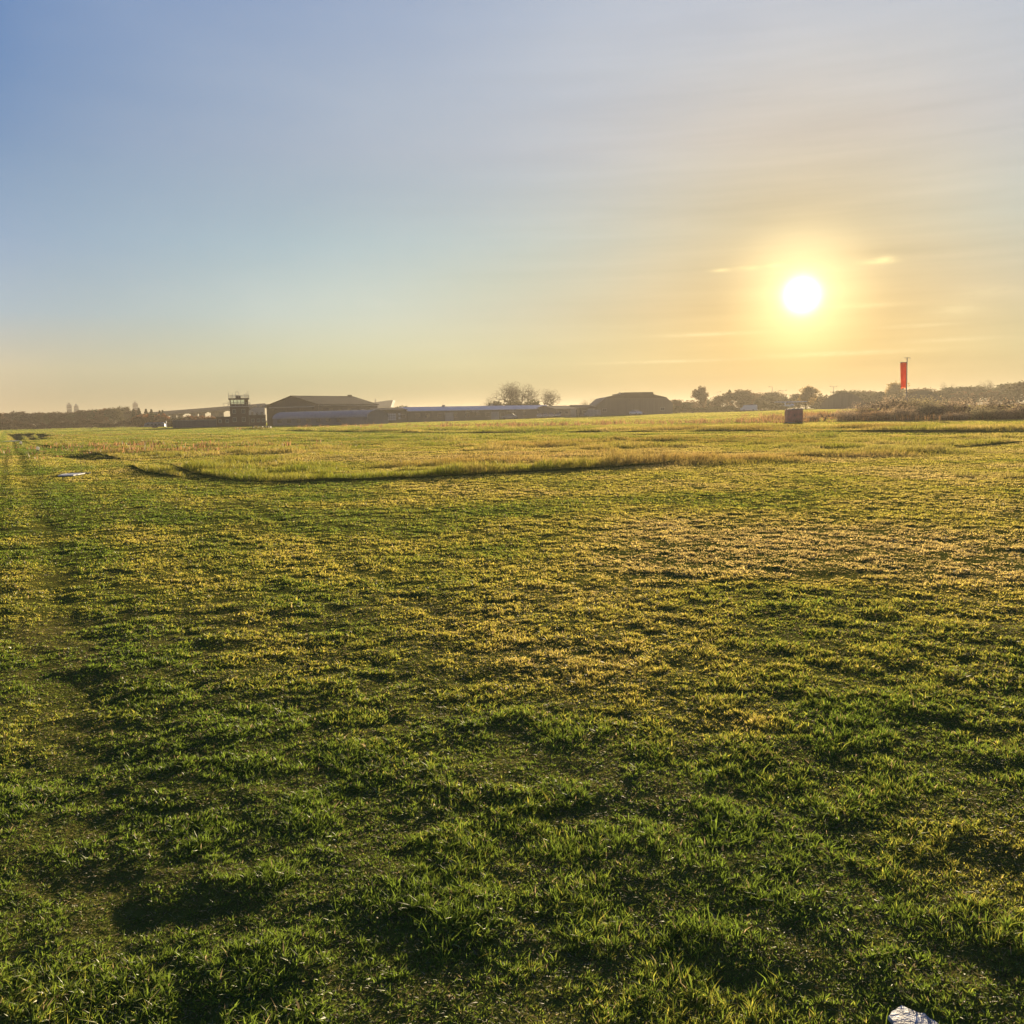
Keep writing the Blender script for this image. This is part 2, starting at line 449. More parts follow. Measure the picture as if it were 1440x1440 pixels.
def longgrass():
    dens = lambda d: 420 * (25 / d) ** 1.6
    x, y, d = sector(22, 230, dens)
    rm = rough_mask(x, y); sm = strip_mask(x, y)
    ts = np.zeros(len(x))
    for a, b, c in TUSS: ts = np.maximum(ts, np.exp(-(((x - a) / (c * 1.3)) ** 2 + ((y - b) / c) ** 2) * 1.2))
    m = np.maximum(np.maximum(rm, sm), ts)
    keep = rng.random(len(x)) < m
    x, y, d, rm, sm, ts = [q[keep] for q in (x, y, d, rm, sm, ts)]
    n = len(x)
    e = seg(x, y, EDGE)
    cl = fbm(x, y, 1.3, 1, 3)
    h = (.03 + .16 * sst(.45, .68, cl)) * rm + .13 * np.exp(-(e / 1.6) ** 2) * rm + .26 * sm + .20 * ts
    h = np.maximum(h, .04) * rng.uniform(.6, 1.2, n)
    w = .006 * (d / 20) ** .9 * rng.uniform(.6, 1.5, n) * 1.3
    col = grass_colour(x, y, n)
    straw = np.array([.44, .31, .10]); rust = np.array([.26, .13, .05]); green = np.array([.17, .19, .02])
    t = np.clip((fbm(x, y, 5, 6, 3) - .46) * 3 + (fbm(x, y, 1.2, 4, 2) - .5) * 2.4 + .2 + rng.normal(0, .25, n), 0, 1)[:, None]
    s = np.clip((fbm(x, y, 11, 2, 2) - .55) * 5, 0, 1)[:, None]
    c2 = green * (1 - t) + straw * t; c2 = c2 * (1 - s * .8) + rust * s * .8
    col = col * .35 + c2 * .65
    o = blades_mesh('long_grass', x, y, h, w, col, np.abs(rng.normal(.4, .25, n)), GM, 2)
    tag(o, 'unmown tussocky grass and straw beyond the mown strip', 'long grass', None, 'stuff')
    print('long', n)
    # dead weeds: russet stems standing in the far strips and around the cabinet
    xs, ys, hs = [], [], []
    W = [(500, 599.5, 9, 60), (620, 600, 4, 45), (740, 599, 6, 70), (800, 598, 5, 50), (915, 595, 8, 60), (1010, 594, 8, 60), (1150, 588, 5, 160), (1190, 588, 6, 220),
         (1225, 589, 6, 200), (1260, 589, 6, 160), (1075, 592, 3, 40), (1100, 594, 2, 40), (690, 598, 4, 40), (1040, 594, 4, 40), (1310, 590, 5, 90), (150, 628, 5, 70), (250, 632, 5, 70)]
    for px, py, sp, k in W:
        c = gp(px, py)
        for _ in range(k):
            xs.append(c.x + random.gauss(0, sp)); ys.append(c.y + random.gauss(0, sp * .8)); hs.append(random.uniform(.2, .75 if px < 1120 else 1.1) * (.5 if px < 400 else 1))
    # each weed = tuft of stems
    xs = np.repeat(np.array(xs), 9) + rng.normal(0, .22, len(xs) * 9); ys = np.repeat(np.array(ys), 9) + rng.normal(0, .22, len(ys) * 9)
    hs = np.repeat(np.array(hs), 9) * rng.uniform(.5, 1.1, len(xs))
    n = len(xs)
    col = np.array([.30, .17, .075]) * rng.uniform(.5, 1.4, n)[:, None]
    o = blades_mesh('dead_weeds', xs, ys, hs, rng.uniform(.03, .07, n), col, np.abs(rng.normal(.25, .2, n)), GM, 2)
    tag(o, 'russet dead weeds standing in the far rough strips', 'weeds', None, 'stuff')
longgrass()

# ------------------------------------------------------------------ materials used by things
M_BRICK = mat('brick', (.10, .065, .05), .85, scale=.8)
M_BRICKD = mat('dark_brick', (.07, .052, .045), .85, scale=.8)
M_ROOF = mat('roof_sheet_dark', (.07, .07, .068), .9, spec=.1, scale=.4, stretch=(1, 6, 1))
M_HWALL = mat('hangar_cladding', (.105, .103, .096), .8, scale=.5, stretch=(6, 6, .3))
M_GREYSHEET = mat('pale_grey_sheet', (.24, .255, .27), .6, scale=.5, stretch=(5, 5, .5))
M_PALE = mat('pale_render', (.36, .36, .34), .8, scale=.3)
M_WHITE = mat('white_paint', (.80, .80, .78), .35, var=.04)
M_WHITEM = mat('white_metal', (.75, .77, .80), .3, var=.05)
M_GLASS = mat('window_glass', (.05, .06, .07), .08, spec=1.0, var=.1)
M_PGLASS = mat('pale_window_glass', (.45, .48, .50), .15, spec=1.0, var=.1)
M_DARK = mat('dark_metal', (.03, .03, .03), .5)
M_STEEL = mat('galvanised_steel', (.30, .30, .29), .5, metal=.5)
M_CONC = mat('concrete', (.34, .33, .31), .85, scale=1.2, bump=.3)
M_CONCD = mat('viaduct_concrete', (.17, .155, .145), .85, scale=.3)
M_RUB = mat('rubber', (.02, .02, .02), .8)
M_BARK = mat('bark', (.085, .06, .042), .9, scale=4, stretch=(3, 3, .5))
M_WOOD = mat('dark_timber', (.06, .045, .035), .8, scale=3, stretch=(.5, 4, 4))

def windows(parent, cx_list, y, z0, z1, w, m=M_GLASS, name='window', frame=True, axis='x'):
    for c in cx_list:
        f = MB()
        if axis == 'x': f.box(c - w / 2, c + w / 2, y - .05, y + .03, z0, z1)
        else: f.box(y - .05, y + .03, c - w / 2, c + w / 2, z0, z1)
        wo = f.build(name, M_STEEL if frame else m, parent)
        g = MB(); e = .08
        if axis == 'x': g.box(c - w / 2 + e, c - .02, y - .07, y - .05 - .003, z0 + e, z1 - e).box(c + .02, c + w / 2 - e, y - .07, y - .053, z0 + e, z1 - e)
        else: g.box(y - .07, y - .053, c - w / 2 + e, c + w / 2 - e, z0 + e, z1 - e)
        g.build('pane', m, wo)

M_HANG = mat('dark_hangar_cladding', (.07, .07, .068), .85, scale=.5, stretch=(6, 6, .3))
M_HROOF = mat('dark_hangar_roof', (.04, .041, .042), .95, spec=.05, scale=.4, stretch=(1, 6, 1))
M_PALEROOF = mat('pale_blue_roof_sheet', (.46, .51, .57), .5, scale=.4, stretch=(3, .6, 1))
# ------------------------------------------------------------------ big gabled hangar
def hangar():
    p0 = pt(410, 557, 255); p1 = pt(495, 558.5, 278)
    ax = Vector((p1.x - p0.x, p1.y - p0.y)); Ln = ax.length
    rz = math.atan2(ax.y, ax.x) - math.pi / 2        # local +Y runs along the ridge
    t = thing('aircraft_hangar', 'large dark gabled hangar standing right of the control tower', 'hangar', (p0.x, p0.y, 0), rz)
    W, HE, HR = 9.0, 5.2, 7.75
    MB().prism([(-W, 0), (W, 0), (W, HE), (0, HR - .12), (-W, HE)], 0, Ln).build('walls', M_HANG, t)
    r = MB()
    for s in (-1, 1):
        prof = [(0, HR), (s * (W + .35), HE - .02), (s * (W + .35), HE + .1), (0, HR + .14)]
        r.prism(prof if s > 0 else prof[::-1], -.35, Ln + .35)
    r.build('roof', M_HROOF, t)
    rv = MB(); rv.box(-.4, .4, Ln - 1.6, Ln - .5, HR + .1, HR + .5); rv.build('roof_vent', M_HROOF, t)
    for i in range(6):
        d = MB(); x0 = -7.2 + i * 2.4
        d.box(x0 + .02, x0 + 2.38, -.16 - .06 * (i % 2), -.08 - .06 * (i % 2), .05, 4.6)
        for k in range(3): d.box(x0 + .3 + k * .7, x0 + .36 + k * .7, -.24, -.165 + 0, .1, 4.5)
        d.build('sliding_door', M_HANG, t)
    MB().box(-7.8, 7.8, -.3, -.02, 4.65, 4.95).build('door_rail', M_STEEL, t)
    for k in range(6):
        w = MB(); y0 = 2 + k * 4
        w.box(W + .01, W + .08, y0, y0 + 2.2, 3.2, 4.3).build('window', M_GLASS, t)
    MB().box(W + .02, W + .16, -.2, Ln, HE - .28, HE - .1).build('gutter', M_STEEL, t)
hangar()

def barrel_shed():
    a = pt(400, 590, 240); b = pt(531, 588, 226)
    ax = Vector((b.x - a.x, b.y - a.y)); Ln = ax.length
    t = thing('barrel_roofed_shed', 'long low grey shed with a curved roof in front of the big dark hangar', 'shed', (a.x, a.y, 0), math.atan2(ax.y, ax.x))
    W = 4.2; h0 = 1.7; top = 3.35
    prof = [(-W, 0), (W, 0), (W, h0)] + [(W * math.cos(u), h0 + (top - h0) * math.sin(u)) for u in np.linspace(.15, math.pi - .15, 13)] + [(-W, h0)]
    MB().prism(prof, 0, Ln, 'x').build('walls', mat('shed_cladding', (.13, .14, .145), .55, scale=.5), t)
    ro = [( (W + .08) * math.cos(u), h0 + (top + .07 - h0) * math.sin(u)) for u in np.linspace(.02, math.pi - .02, 15)]
    ri = [(p[0] * .985, p[1] - .05) for p in ro][::-1]
    MB().prism(ro + ri, -.15, Ln + .15, 'x').build('roof', M_GREYSHEET, t, smooth=False)
    for k in range(7): MB().box(1.5 + k * 3.1, 2.8 + k * 3.1, -W - .06, -W + .02, .75, 1.55).build('window', M_GLASS, t)
    MB().box(-.1, -.02, -1.6, 1.6, .02, 2.3).build('door', M_STEEL, t)
barrel_shed()

# ------------------------------------------------------------------ control tower and its low blocks
def tower():
    d = 250.0
    x0 = X(324.5, d); x1 = X(350, d); c = (x0 + x1) / 2; W = (x1 - x0) / 2
    t = thing('control_tower', 'dark brick control tower with glazed top room and roof railings, left of the big hangar', 'control tower', (c, d, 0), -math.atan2(c, d))
    MB().box(-W, W, 0, 5.2, 0, 5.1).build('wall', M_BRICKD, t)
    MB().box(-W - .45, W + .45, -.5, 5.7, 5.1, 5.3).build('balcony', M_CONC, t)
    # glazed room
    MB().box(-W + .1, W - .1, .15, 5.05, 5.3, 5.9).build('parapet_wall', M_BRICKD, t)
    g = MB()
    
    gm = bpy.data.materials.new('clear_glass'); gm.use_nodes = True
    b = gm.node_tree.nodes['Principled BSDF']; b.inputs['Transmission Weight'].default_value = 1; b.inputs['Roughness'].default_value = .02
    b.inputs['IOR'].default_value = 1.05; b.inputs['Base Color'].default_value = (.8, .88, .86, 1)
    for y in (.2, 4.95): MB().box(-W + .16, W - .16, y, y + .04, 5.9, 7.05).build('glazing', gm, t)
    for xx in np.linspace(-W + .1, W - .1, 6):
        MB().box(xx - .07, xx + .07, .1, .2 - .003, 5.9, 7.05).build('mullion', M_DARK, t)
    MB().box(-W + .1, -W + .3, .25, 4.9, 5.9, 7.05).build('side_wall', M_BRICKD, t); MB().box(W - .9, W - .1, .25, 4.9, 5.9, 7.05).build('side_wall', M_BRICKD, t)
    MB().box(-W - .25, W + .25, -.3, 5.5, 7.05, 7.4).build('roof', M_BRICKD, t)
    def rail(z, e, name, hgt=1.0, step=.9):
        r = MB(); y0, y1 = -.25 - e * 0, 5.4
        xs = np.linspace(-W - e, W + e, 7)
        for xx in xs:
            r.tube((xx, y0, z), (xx, y0, z + hgt), .035).tube((xx, y1, z), (xx, y1, z + hgt), .035)
        for hh in (.5, 1.0):
            r.tube((-W - e, y0, z + hgt * hh), (W + e, y0, z + hgt * hh), .03).tube((-W - e, y1, z + hgt * hh), (W + e, y1, z + hgt * hh), .03)
            r.tube((-W - e, y0, z + hgt * hh), (-W - e, y1, z + hgt * hh), .03).tube((W + e, y0, z + hgt * hh), (W + e, y1, z + hgt * hh), .03)
        r.build(name, M_STEEL, t)
    rail(7.4, .15, 'roof_railing', .75); rail(5.3, .4, 'balcony_railing', .95)
    MB().box(-.75, .5, 1.5, 3, 7.4, 8.05).build('roof_box', M_DARK, t)
    hoop = MB(); n = 16
    for k in range(n):
        a0, a1 = 2 * math.pi * k / n, 2 * math.pi * (k + 1) / n
        hoop.tube((-.4 + .42 * math.cos(a0), 1.9, 8.62 + .55 * math.sin(a0)), (-.4 + .42 * math.cos(a1), 1.9, 8.62 + .55 * math.sin(a1)), .045)
    hoop.build('aerial_hoop', M_STEEL, t)
    for xx, hh in ((-W - .1, 1.5), (-1.5, 1.3), (1.5, 1.25), (W, 1.8), (W - .35, 1.2)):
        MB().tube((xx, .4, 7.4), (xx, .4, 7.4 + hh), .035).tube((xx - .2, .4, 7.2 + hh), (xx + .2, .4, 7.2 + hh), .025).build('aerial', M_STEEL, t)
    # side platform and outside stair
    MB().box(-W - 1.5, -W - .47, 1, 3, 5.12, 5.22).tube((-W - 1.5, 1, 5.2), (-W - 1.5, 1, 6.2), .04).tube((-W - 1.5, 1, 6.15), (-W - .5, 1, 6.15), .035).build('side_platform', M_STEEL, t)
    s = MB()
    for k in range(16):
        u = k / 15; s.box(W + .05 + u * 3.0, W + .4 + u * 3.0, 1.4, 2.4, 4.9 - u * 2.2, 4.98 - u * 2.2)
    s.tube((W + .05, 1.4, 5.9), (W + 3.2, 1.4, 3.6), .04).tube((W + .05, 1.4, 4.95), (W + 3.2, 1.4, 2.65), .07).tube((W + 3.2, 1.4, 3.6), (W + 3.2, 1.4, 0), .06)
    s.build('outside_stair', M_STEEL, t)
    windows(t, [-1.3, 1.0], 0, 3.4, 4.5, .9, M_GLASS); windows(t, [-1.3, 1.0], 0, 1.2, 2.4, .9, M_GLASS)
    # low block on the left and right of the tower
    b1 = thing('flat_roofed_block', 'low flat-roofed brick block against the left foot of the control tower', 'building', (X(314.5, 249), 249, 0), R(15))
    w = (X(324.2, 249) - X(304, 249)) / 2
    MB().box(-w, w, 0, 5, 0, 2.45).build('wall', M_BRICKD, b1); MB().box(-w - .15, w, -.15, 5.1, 2.45, 2.65).build('roof', M_DARK, b1)
    windows(b1, [-.9, .9], 0, 1.0, 1.9, .8); MB().box(-.25, .25, -.06, .02, 0, 2.0).build('door', M_WOOD, b1)
    b2 = thing('flat_roofed_block', 'low dark brick block between the control tower and the big hangar', 'building', (X(361.5, 249), 249.5, 0), R(15))
    w = (X(373, 249) - X(350.6, 249)) / 2
    MB().box(-w, w, 0, 5, 0, 2.7).build('wall', M_BRICKD, b2); MB().box(-w, w + .1, -.15, 5.1, 2.7, 2.9).build('roof', M_DARK, b2)
    windows(b2, [-1.2, .2, 1.5], 0, 1.0, 1.9, .8)
    # garden wall running left
    b3 = thing('low_wall', 'long low dark wall running left from the control tower blocks', 'wall', (X(272, 247), 248, 0))
    w = (X(303.6, 248) - X(284, 248))
    MB().box(-w * 1.6, w * 1.55, 0, .4, 0, 1.85).build('wall', M_HWALL, b3); MB().box(-w * 1.6 - .05, w * 1.55 + .05, -.06, .46, 1.85, 1.93).build('coping', M_CONC, b3)
    # pale building behind
    dd = 330
    b4 = thing('pale_building', 'pale grey building with two rooftop boxes behind the control tower', 'building', (X(361, dd), dd, 0), R(15))
    w = (X(374, dd) - X(351, dd)) / 2
    MB().prism([(-w, 0), (w, 0), (w, 5.9), (-w * .3, 5.9), (-w, 4.6)], 0, 9).build('wall', M_PALE, b4)
    MB().prism([(-w - .1, 4.62), (-w * .3, 5.92), (w + .1, 5.92), (w + .1, 6.05), (-w * .3 - .05, 6.05), (-w - .1, 4.78)], -.1, 9.1).build('roof', M_ROOF, b4)
    for u in (.25, 1.0): MB().box(w * u - .5, w * u + .5, 1, 2.4, 6.06, 6.95).build('rooftop_box', M_CONC, b4)
    windows(b4, [-1.4, .2, 1.8], 0, 3.2, 4.4, .9, M_GLASS)
tower()

# ------------------------------------------------------------------ viaduct
def viaduct():
    A = Vector((X(215, 525), 525)); B = Vector((X(385, 445), 445))
    ax = B - A; Ln = ax.length
    t = thing('viaduct', 'long concrete road viaduct on paired piers behind the trees, left of the control tower', 'viaduct', (A.x, A.y, 0), math.atan2(ax.y, ax.x))
    zt = lambda s: 6.75 + 2.3 * s / Ln
    def beam(y0, y1, lo, hi):
        v = [(s, y, zt(s) + z) for s in (0, Ln) for y in (y0, y1) for z in (lo, hi)]
        return MB().add(v, [(0, 1, 3, 2), (4, 6, 7, 5), (0, 4, 5, 1), (2, 3, 7, 6), (1, 5, 7, 3), (0, 2, 6, 4)])
    beam(-4, 4, -1.7, -.5).build('deck', M_CONCD, t)
    for y in (-4.2, 4.0): beam(y, y + .2, -.8, .1).build('parapet', M_CONCD, t)
    def s_of(px):
        r = ray(px, 590); k = r.x / r.y
        u = ax / Ln
        return (k * A.y - A.x) / (u.x - k * u.y)
    for px, w in ((233, 3), (244, 3.4), (253.5, 2.6), (273.5, 3.8), (284.5, 3.0), (302, 3.8), (311, 2.4), (330, 4), (345, 4)):
        s = s_of(px)
        MB().box(s - w * .5, s + w * .5, -.9, .9, 0, zt(s) - 2.3).box(s - w * .62, s + w * .62, -1.6, 1.6, zt(s) - 2.3, zt(s) - 1.68).build('pier', M_CONCD, t)
viaduct()

# ------------------------------------------------------------------ far skyline
def skyline():
    L = [(97, 569.3, 6.5, 'taller left one of a close pair of pale tower blocks, hazy on the skyline'), (107, 571, 6, 'shorter right one of a close pair of pale tower blocks, hazy on the skyline'),
         (190, 567.5, 7, 'single pale tower block, hazy above the conifers on the skyline')]
    for px, top, w, lab in L:
        d = 1000.0
        p = pt(px, top, d); hw = w / 2 / F * d
        t = thing('tower_block', lab, 'tower block', (p.x, d, 0), -math.atan2(p.x, d), 'far tower blocks')
        z = p.z
        MB().box(-hw, hw, -6, 6, 0, z).build('wall', mat('hazy_grey_concrete', (.14, .145, .155), .85), t)
        MB().box(-hw * .5, hw * .4, -4, 4, z, z + 2).build('roof_plant', M_CONC, t)
        wz = np.arange(3, z - 3, 3.0)
        for zz in wz[-9:]:
            MB().box(-hw * .85, hw * .85, -6.2, -6.003, zz, zz + 1.4).build('window_band', M_GLASS, t)
    # wedge shaped roof
    d = 640.0
    a = pt(528, 566, d); b = pt(552.5, 563, d); c = pt(549, 572, d)
    t = thing('grandstand', 'pale wedge-shaped roof rising behind the right end of the big hangar', 'grandstand', ((a.x + b.x) / 2, d, 0))
    w = (b.x - a.x) / 2
    MB().prism([(-w - 1, c.z - .3), (w - 1.7, c.z - .3), (w, b.z), (w - .3, b.z + .25), (0, b.z - .25), (-w - 1, a.z + .1)], 0, 14).build('roof', M_GREYSHEET, t)
    MB().box(-w, w - 2.5, 1, 13, 0, c.z - .303).build('wall', M_CONC, t)
    MB().tube((-w - .2, 1, a.z - 1), (-w - .2, 1, a.z + 2), .4).build('mast', M_CONC, t)
    windows(t, [-3, 0, 3], 1, 5, 7, 1.5)
skyline()

# ------------------------------------------------------------------ middle sheds
def shed(name, label, px0, px1, d0, d1, depth, he, hr, wm, rm, wins=(), wmz=(1.0, 2.2), door=None, pm=M_GLASS, cat='shed', hip=0.0):
    a = Vector((X(px0, d0), d0)); b = Vector((X(px1, d1), d1)); ax = b - a; Ln = ax.length
    z = min(zg(a.x, a.y), zg(b.x, b.y))
    t = thing(name, label, cat, (a.x, a.y, z), math.atan2(ax.y, ax.x))
    MB().prism([(0, -.5), (depth, -.5), (depth, he), (depth / 2, hr - .08), (0, he)], 0, Ln, 'x').build('wall', wm, t)
    r = MB()
    r.prism([(-.3, he - .05), (depth / 2, hr), (depth / 2, hr + .1), (-.3, he + .06)][::-1], -.25 + 0, Ln + .25, 'x')
    r.prism([(depth / 2 + .002, hr), (depth + .3, he - .05), (depth + .3, he + .06), (depth / 2 + .002, hr + .1)][::-1], -.25, Ln + .25, 'x')
    r.build('roof', rm, t)
    windows(t, [u * Ln for u in wins], 0, wmz[0], wmz[1], 1.5, pm)
    if door:
        for u in door: MB().box(u * Ln - 1.4, u * Ln + 1.4, -.08, .02, 0, 2.5).build('door', M_STEEL, t)
    return t, Ln
M_WALLG = mat('grey_green_wall', (.12, .12, .10), .75, scale=.3)
t, Ln = shed('low_shed', 'low grey shed with pale windows between the big hangar and the long building', 529, 572, 246, 250, 9, 3.4, 3.95, M_WALLG, M_ROOF, (.15, .86), (1.2, 2.2), None, M_GLASS)
for i in range(4):
    for j in range(3):
        MB().box(Ln * .36 + i * .62, Ln * .36 + i * .62 + .5, -.08, -.003, .75 + j * .62, .75 + j * .62 + .5).build('window_pane', M_PGLASS, t)
for j in range(2): MB().box(Ln * .72, Ln * .72 + .55, -.08, -.003, 1.0 + j * 1.0, 1.55 + j * 1.0).build('window_pane', M_PGLASS, t)
t, Ln = shed('long_building', 'very long single-storey building with pale blue-grey sheet roof in mid picture', 574, 779, 262, 292, 8.5, 3.05, 4.15, M_WALLG, M_PALEROOF,
             (.06, .12, .2, .245, .3, .38, .45, .52, .62, .7, .78), (1.1, 2.3), (.26, .57, .9), M_GLASS, 'building')
for u in (.27, .6): MB().box(u * Ln, u * Ln + .7, 4, 4.6, 4.2, 4.7).build('roof_vent', M_STEEL, t)
for u in (.42, .68): MB().box(u * Ln - 1.2, u * Ln + 1.2, -1.0, -.05, 2.5, 2.6).build('door_canopy', M_PGLASS, t)
shed('low_annexe', 'low dark annexe at the right gable end of the long building', 781, 812, 284, 292, 9, 2.5, 3.5, M_HWALL, M_ROOF, (.2, .5), (1, 1.9), (.8,))
shed('low_annexe', 'small dark shed just left of the big hall with the raised roof', 815, 838, 296, 300, 8, 2.7, 3.6, M_HWALL, M_ROOF, (.3,), (1, 1.9), (.7,))

def hall():
    d = 300.0
    z0 = zg(X(890, d), d)
    prof_px = [(839, 590), (839, 569.5), (852, 558.3), (870, 554.7), (877, 553.7), (877.5, 551.8), (918, 551.3), (919, 554.5), (937, 558.5), (946, 567), (946, 590)]
    P = [pt(a, b, d) for a, b in prof_px]
    cx = (P[0].x + P[-1].x) / 2
    t = thing('hall_building', 'large hazy hall with stepped roof and flat raised centre, right of the long building', 'hangar', (cx, d, z0))
    q = [(p.x - cx, p.z - z0) for p in P]; q[0] = (q[1][0], -1); q[-1] = (q[-2][0], -1)
    MB().prism([q[0], q[-1], q[-2], q[-3], q[2], q[1]], 0, 34).build('walls', M_HWALL, t)
    MB().prism([(q[3][0] - 3.5, q[2][1] - .3), (q[8][0], q[8][1] - .2), q[8], q[7], q[4], q[3], (q[2][0], q[2][1] + .01)], -.25, 34.2).build('roof', M_ROOF, t)
    MB().prism([q[4], q[7], (q[6][0], q[6][1]), (q[5][0], q[5][1])], -.4, 34.4).build('raised_roof', M_ROOF, t)
    MB().box(q[3][0] + .3, q[3][0] + .9, 2, 2.7, q[3][1], q[3][1] + .65).build('chimney', M_CONC, t)
    for i in range(5):
        MB().box(-6.0 + i * 2.4, -3.63 + i * 2.4, -.14 - .05 * (i % 2), -.06 - .05 * (i % 2), 0, 4.4).build('sliding_door', M_HWALL, t)
    windows(t, [-9.5, 8.8], 0, 1.2, 2.2, 1.4)
    # barrels (arched shelters) farther right
    for px, top, w, lab in ((1186, 552.5, 60, 'hazy arched shelter with rounded roof, below the sun'), (1297, 549.5, 56, 'hazy arched shelter with rounded roof, just right of the windsock')):
        dd = 290.0
        p = pt(px, top, dd); z = zg(p.x, dd); hw = w / 2 / F * dd; H = p.z - z
        s = thing('arched_shelter', lab, 'shelter', (p.x, dd, z), -math.atan2(p.x, dd), 'arched aircraft shelters')
        pr = [(hw * math.cos(u) * 1.05, H * math.sin(u) ** 1.25) for u in np.linspace(0, math.pi, 21)]
        MB().prism([(pr[-1][0], -1.2), (pr[0][0], -1.2)] + pr, 0, 9).build('shell', M_HWALL, s)
        pr2 = [(a * 1.015, b * 1.015 + .03) for a, b in pr]
        MB().prism(pr2 + [(a * .995, b * .995) for a, b in pr][::-1], -.5, .25).build('front_arch', M_HWALL, s)
        for i in range(4): MB().box(-hw * .6 + i * hw * .3, -hw * .6 + (i + .97) * hw * .3, -.12 - .04 * (i % 2), -.05, 0, H * .68).build('door_leaf', M_HWALL, s)
hall()

# ------------------------------------------------------------------ vehicles
def car_proto(label, loc, rz, paint, van=False, group=None, cat='car', name='parked_car'):
    t = thing(name, label, cat, loc, rz, group)
    L2, W2 = (2.2, .86) if not van else (2.5, .95)
    if van: side = [(-L2, .35), (L2, .35), (L2, 1.0), (L2 - .5, 1.15), (L2 - 1.1, 1.95), (-L2 + .05, 2.0), (-L2, 1.2)]
    else: side = [(-L2, .35), (L2, .35), (L2, .75), (L2 - .15, .9), (L2 - 1.1, 1.0), (-L2 + .35, 1.02), (-L2, .9)]
    b = MB(); n = len(side)
    rows = []
    for y, k in ((-W2, .96), (-W2 + .08, 1), (W2 - .08, 1), (W2, .96)):
        rows.append([(u * (1 if k == 1 else .985), y, .35 + (z - .35) * k) for u, z in side])
    vs = [v for r_ in rows for v in r_]; fs = []
    for i in range(3):
        for k in range(n): fs.append((i * n + k, (i + 1) * n + k, (i + 1) * n + (k + 1) % n, i * n + (k + 1) % n))
    fs += [tuple(range(n)), tuple(reversed(range(3 * n, 4 * n)))]
    b.add(vs, fs); b.build('body', paint, t)
    if not van:
        c = MB()
        lo = [(L2 - 1.15, .99), (-L2 + .45, 1.0)]; hi = [(L2 - 1.9, 1.45), (-L2 + 1.0, 1.46)]
        c.add([(lo[0][0], -W2 + .1, lo[0][1]), (lo[0][0], W2 - .1, lo[0][1]), (lo[1][0], W2 - .1, lo[1][1]), (lo[1][0], -W2 + .1, lo[1][1]),
               (hi[0][0], -W2 + .22, hi[0][1]), (hi[0][0], W2 - .22, hi[0][1]), (hi[1][0], W2 - .22, hi[1][1]), (hi[1][0], -W2 + .22, hi[1][1])],
              [(4, 5, 6, 7), (0, 1, 5, 4), (1, 2, 6, 5), (2, 3, 7, 6), (3, 0, 4, 7)])
        c.build('windows', M_GLASS, t)
        MB().box(hi[1][0] - .02, hi[0][0] + .02, -W2 + .2, W2 - .2, 1.455, 1.5).build('roof', paint, t)
    else:
        MB().add([(L2 - .47, -W2 + .1, 1.18), (L2 - .47, W2 - .1, 1.18), (L2 - 1.05, W2 - .12, 1.9), (L2 - 1.05, -W2 + .12, 1.9)], [(0, 1, 2, 3)]).build('windscreen', M_GLASS, t)
    for sx in (-1.35, 1.4):
        for sy in (-1, 1):
            w = MB().lathe([(.1, -.1), (.31, -.1), (.33, -.07), (.33, .07), (.31, .1), (.1, .1)], 16, (sx, sy * (W2 - .1), .33), 'y').build('wheel', M_RUB, t)
            MB().lathe([(.02, -.11), (.19, -.11), (.19, .11), (.02, .11)], 12, (sx, sy * (W2 - .1), .33), 'y').build('hub', M_STEEL, w)
    for sy in (-1, 1):
        MB().box(L2 - .06, L2 + .02, sy * .6 - .16, sy * .6 + .16, .62, .78).build('headlight', M_PGLASS, t)
    return t
dC = 284.0
first = None
for i, (px, lab) in enumerate(((758.5, 'silver car, leftmost of four parked nose-out before the long building'), (767, 'silver car, second from left of four parked before the long building'),
                               (775.5, 'silver car, third from left of four parked before the long building'), (784, 'silver car, rightmost of four parked nose-out before the long building'))):
    x = X(px, dC)
    if first is None: first = car_proto(lab, (x, dC, zg(x, dC)), R(-92), mat('silver_car_paint', (.26, .27, .28), .22, var=.03), group='silver cars before the long building'); o = first
    else: o = dup(first); o.location = (x, dC, zg(x, dC)); o['label'] = lab
x = X(894, 289); car_proto('white car parked against the big hall with the raised roof', (x, 289, zg(x, 289)), R(-60), M_WHITE)
x = X(833, 290); car_proto('pale van parked between the dark shed and the big hall', (x, 290, zg(x, 290)), R(175), M_GREYSHEET, True, cat='van', name='parked_van')
x = X(716, 270); car_proto('grey car parked in front of the middle of the long building', (x, 270, zg(x, 270)), R(170), M_STEEL)
x = X(1053, 296); car_proto('white van in front of the hazy trees left of the brown cabinet', (x, 296, zg(x, 296)), R(160), M_WHITE, True, cat='van', name='parked_van')

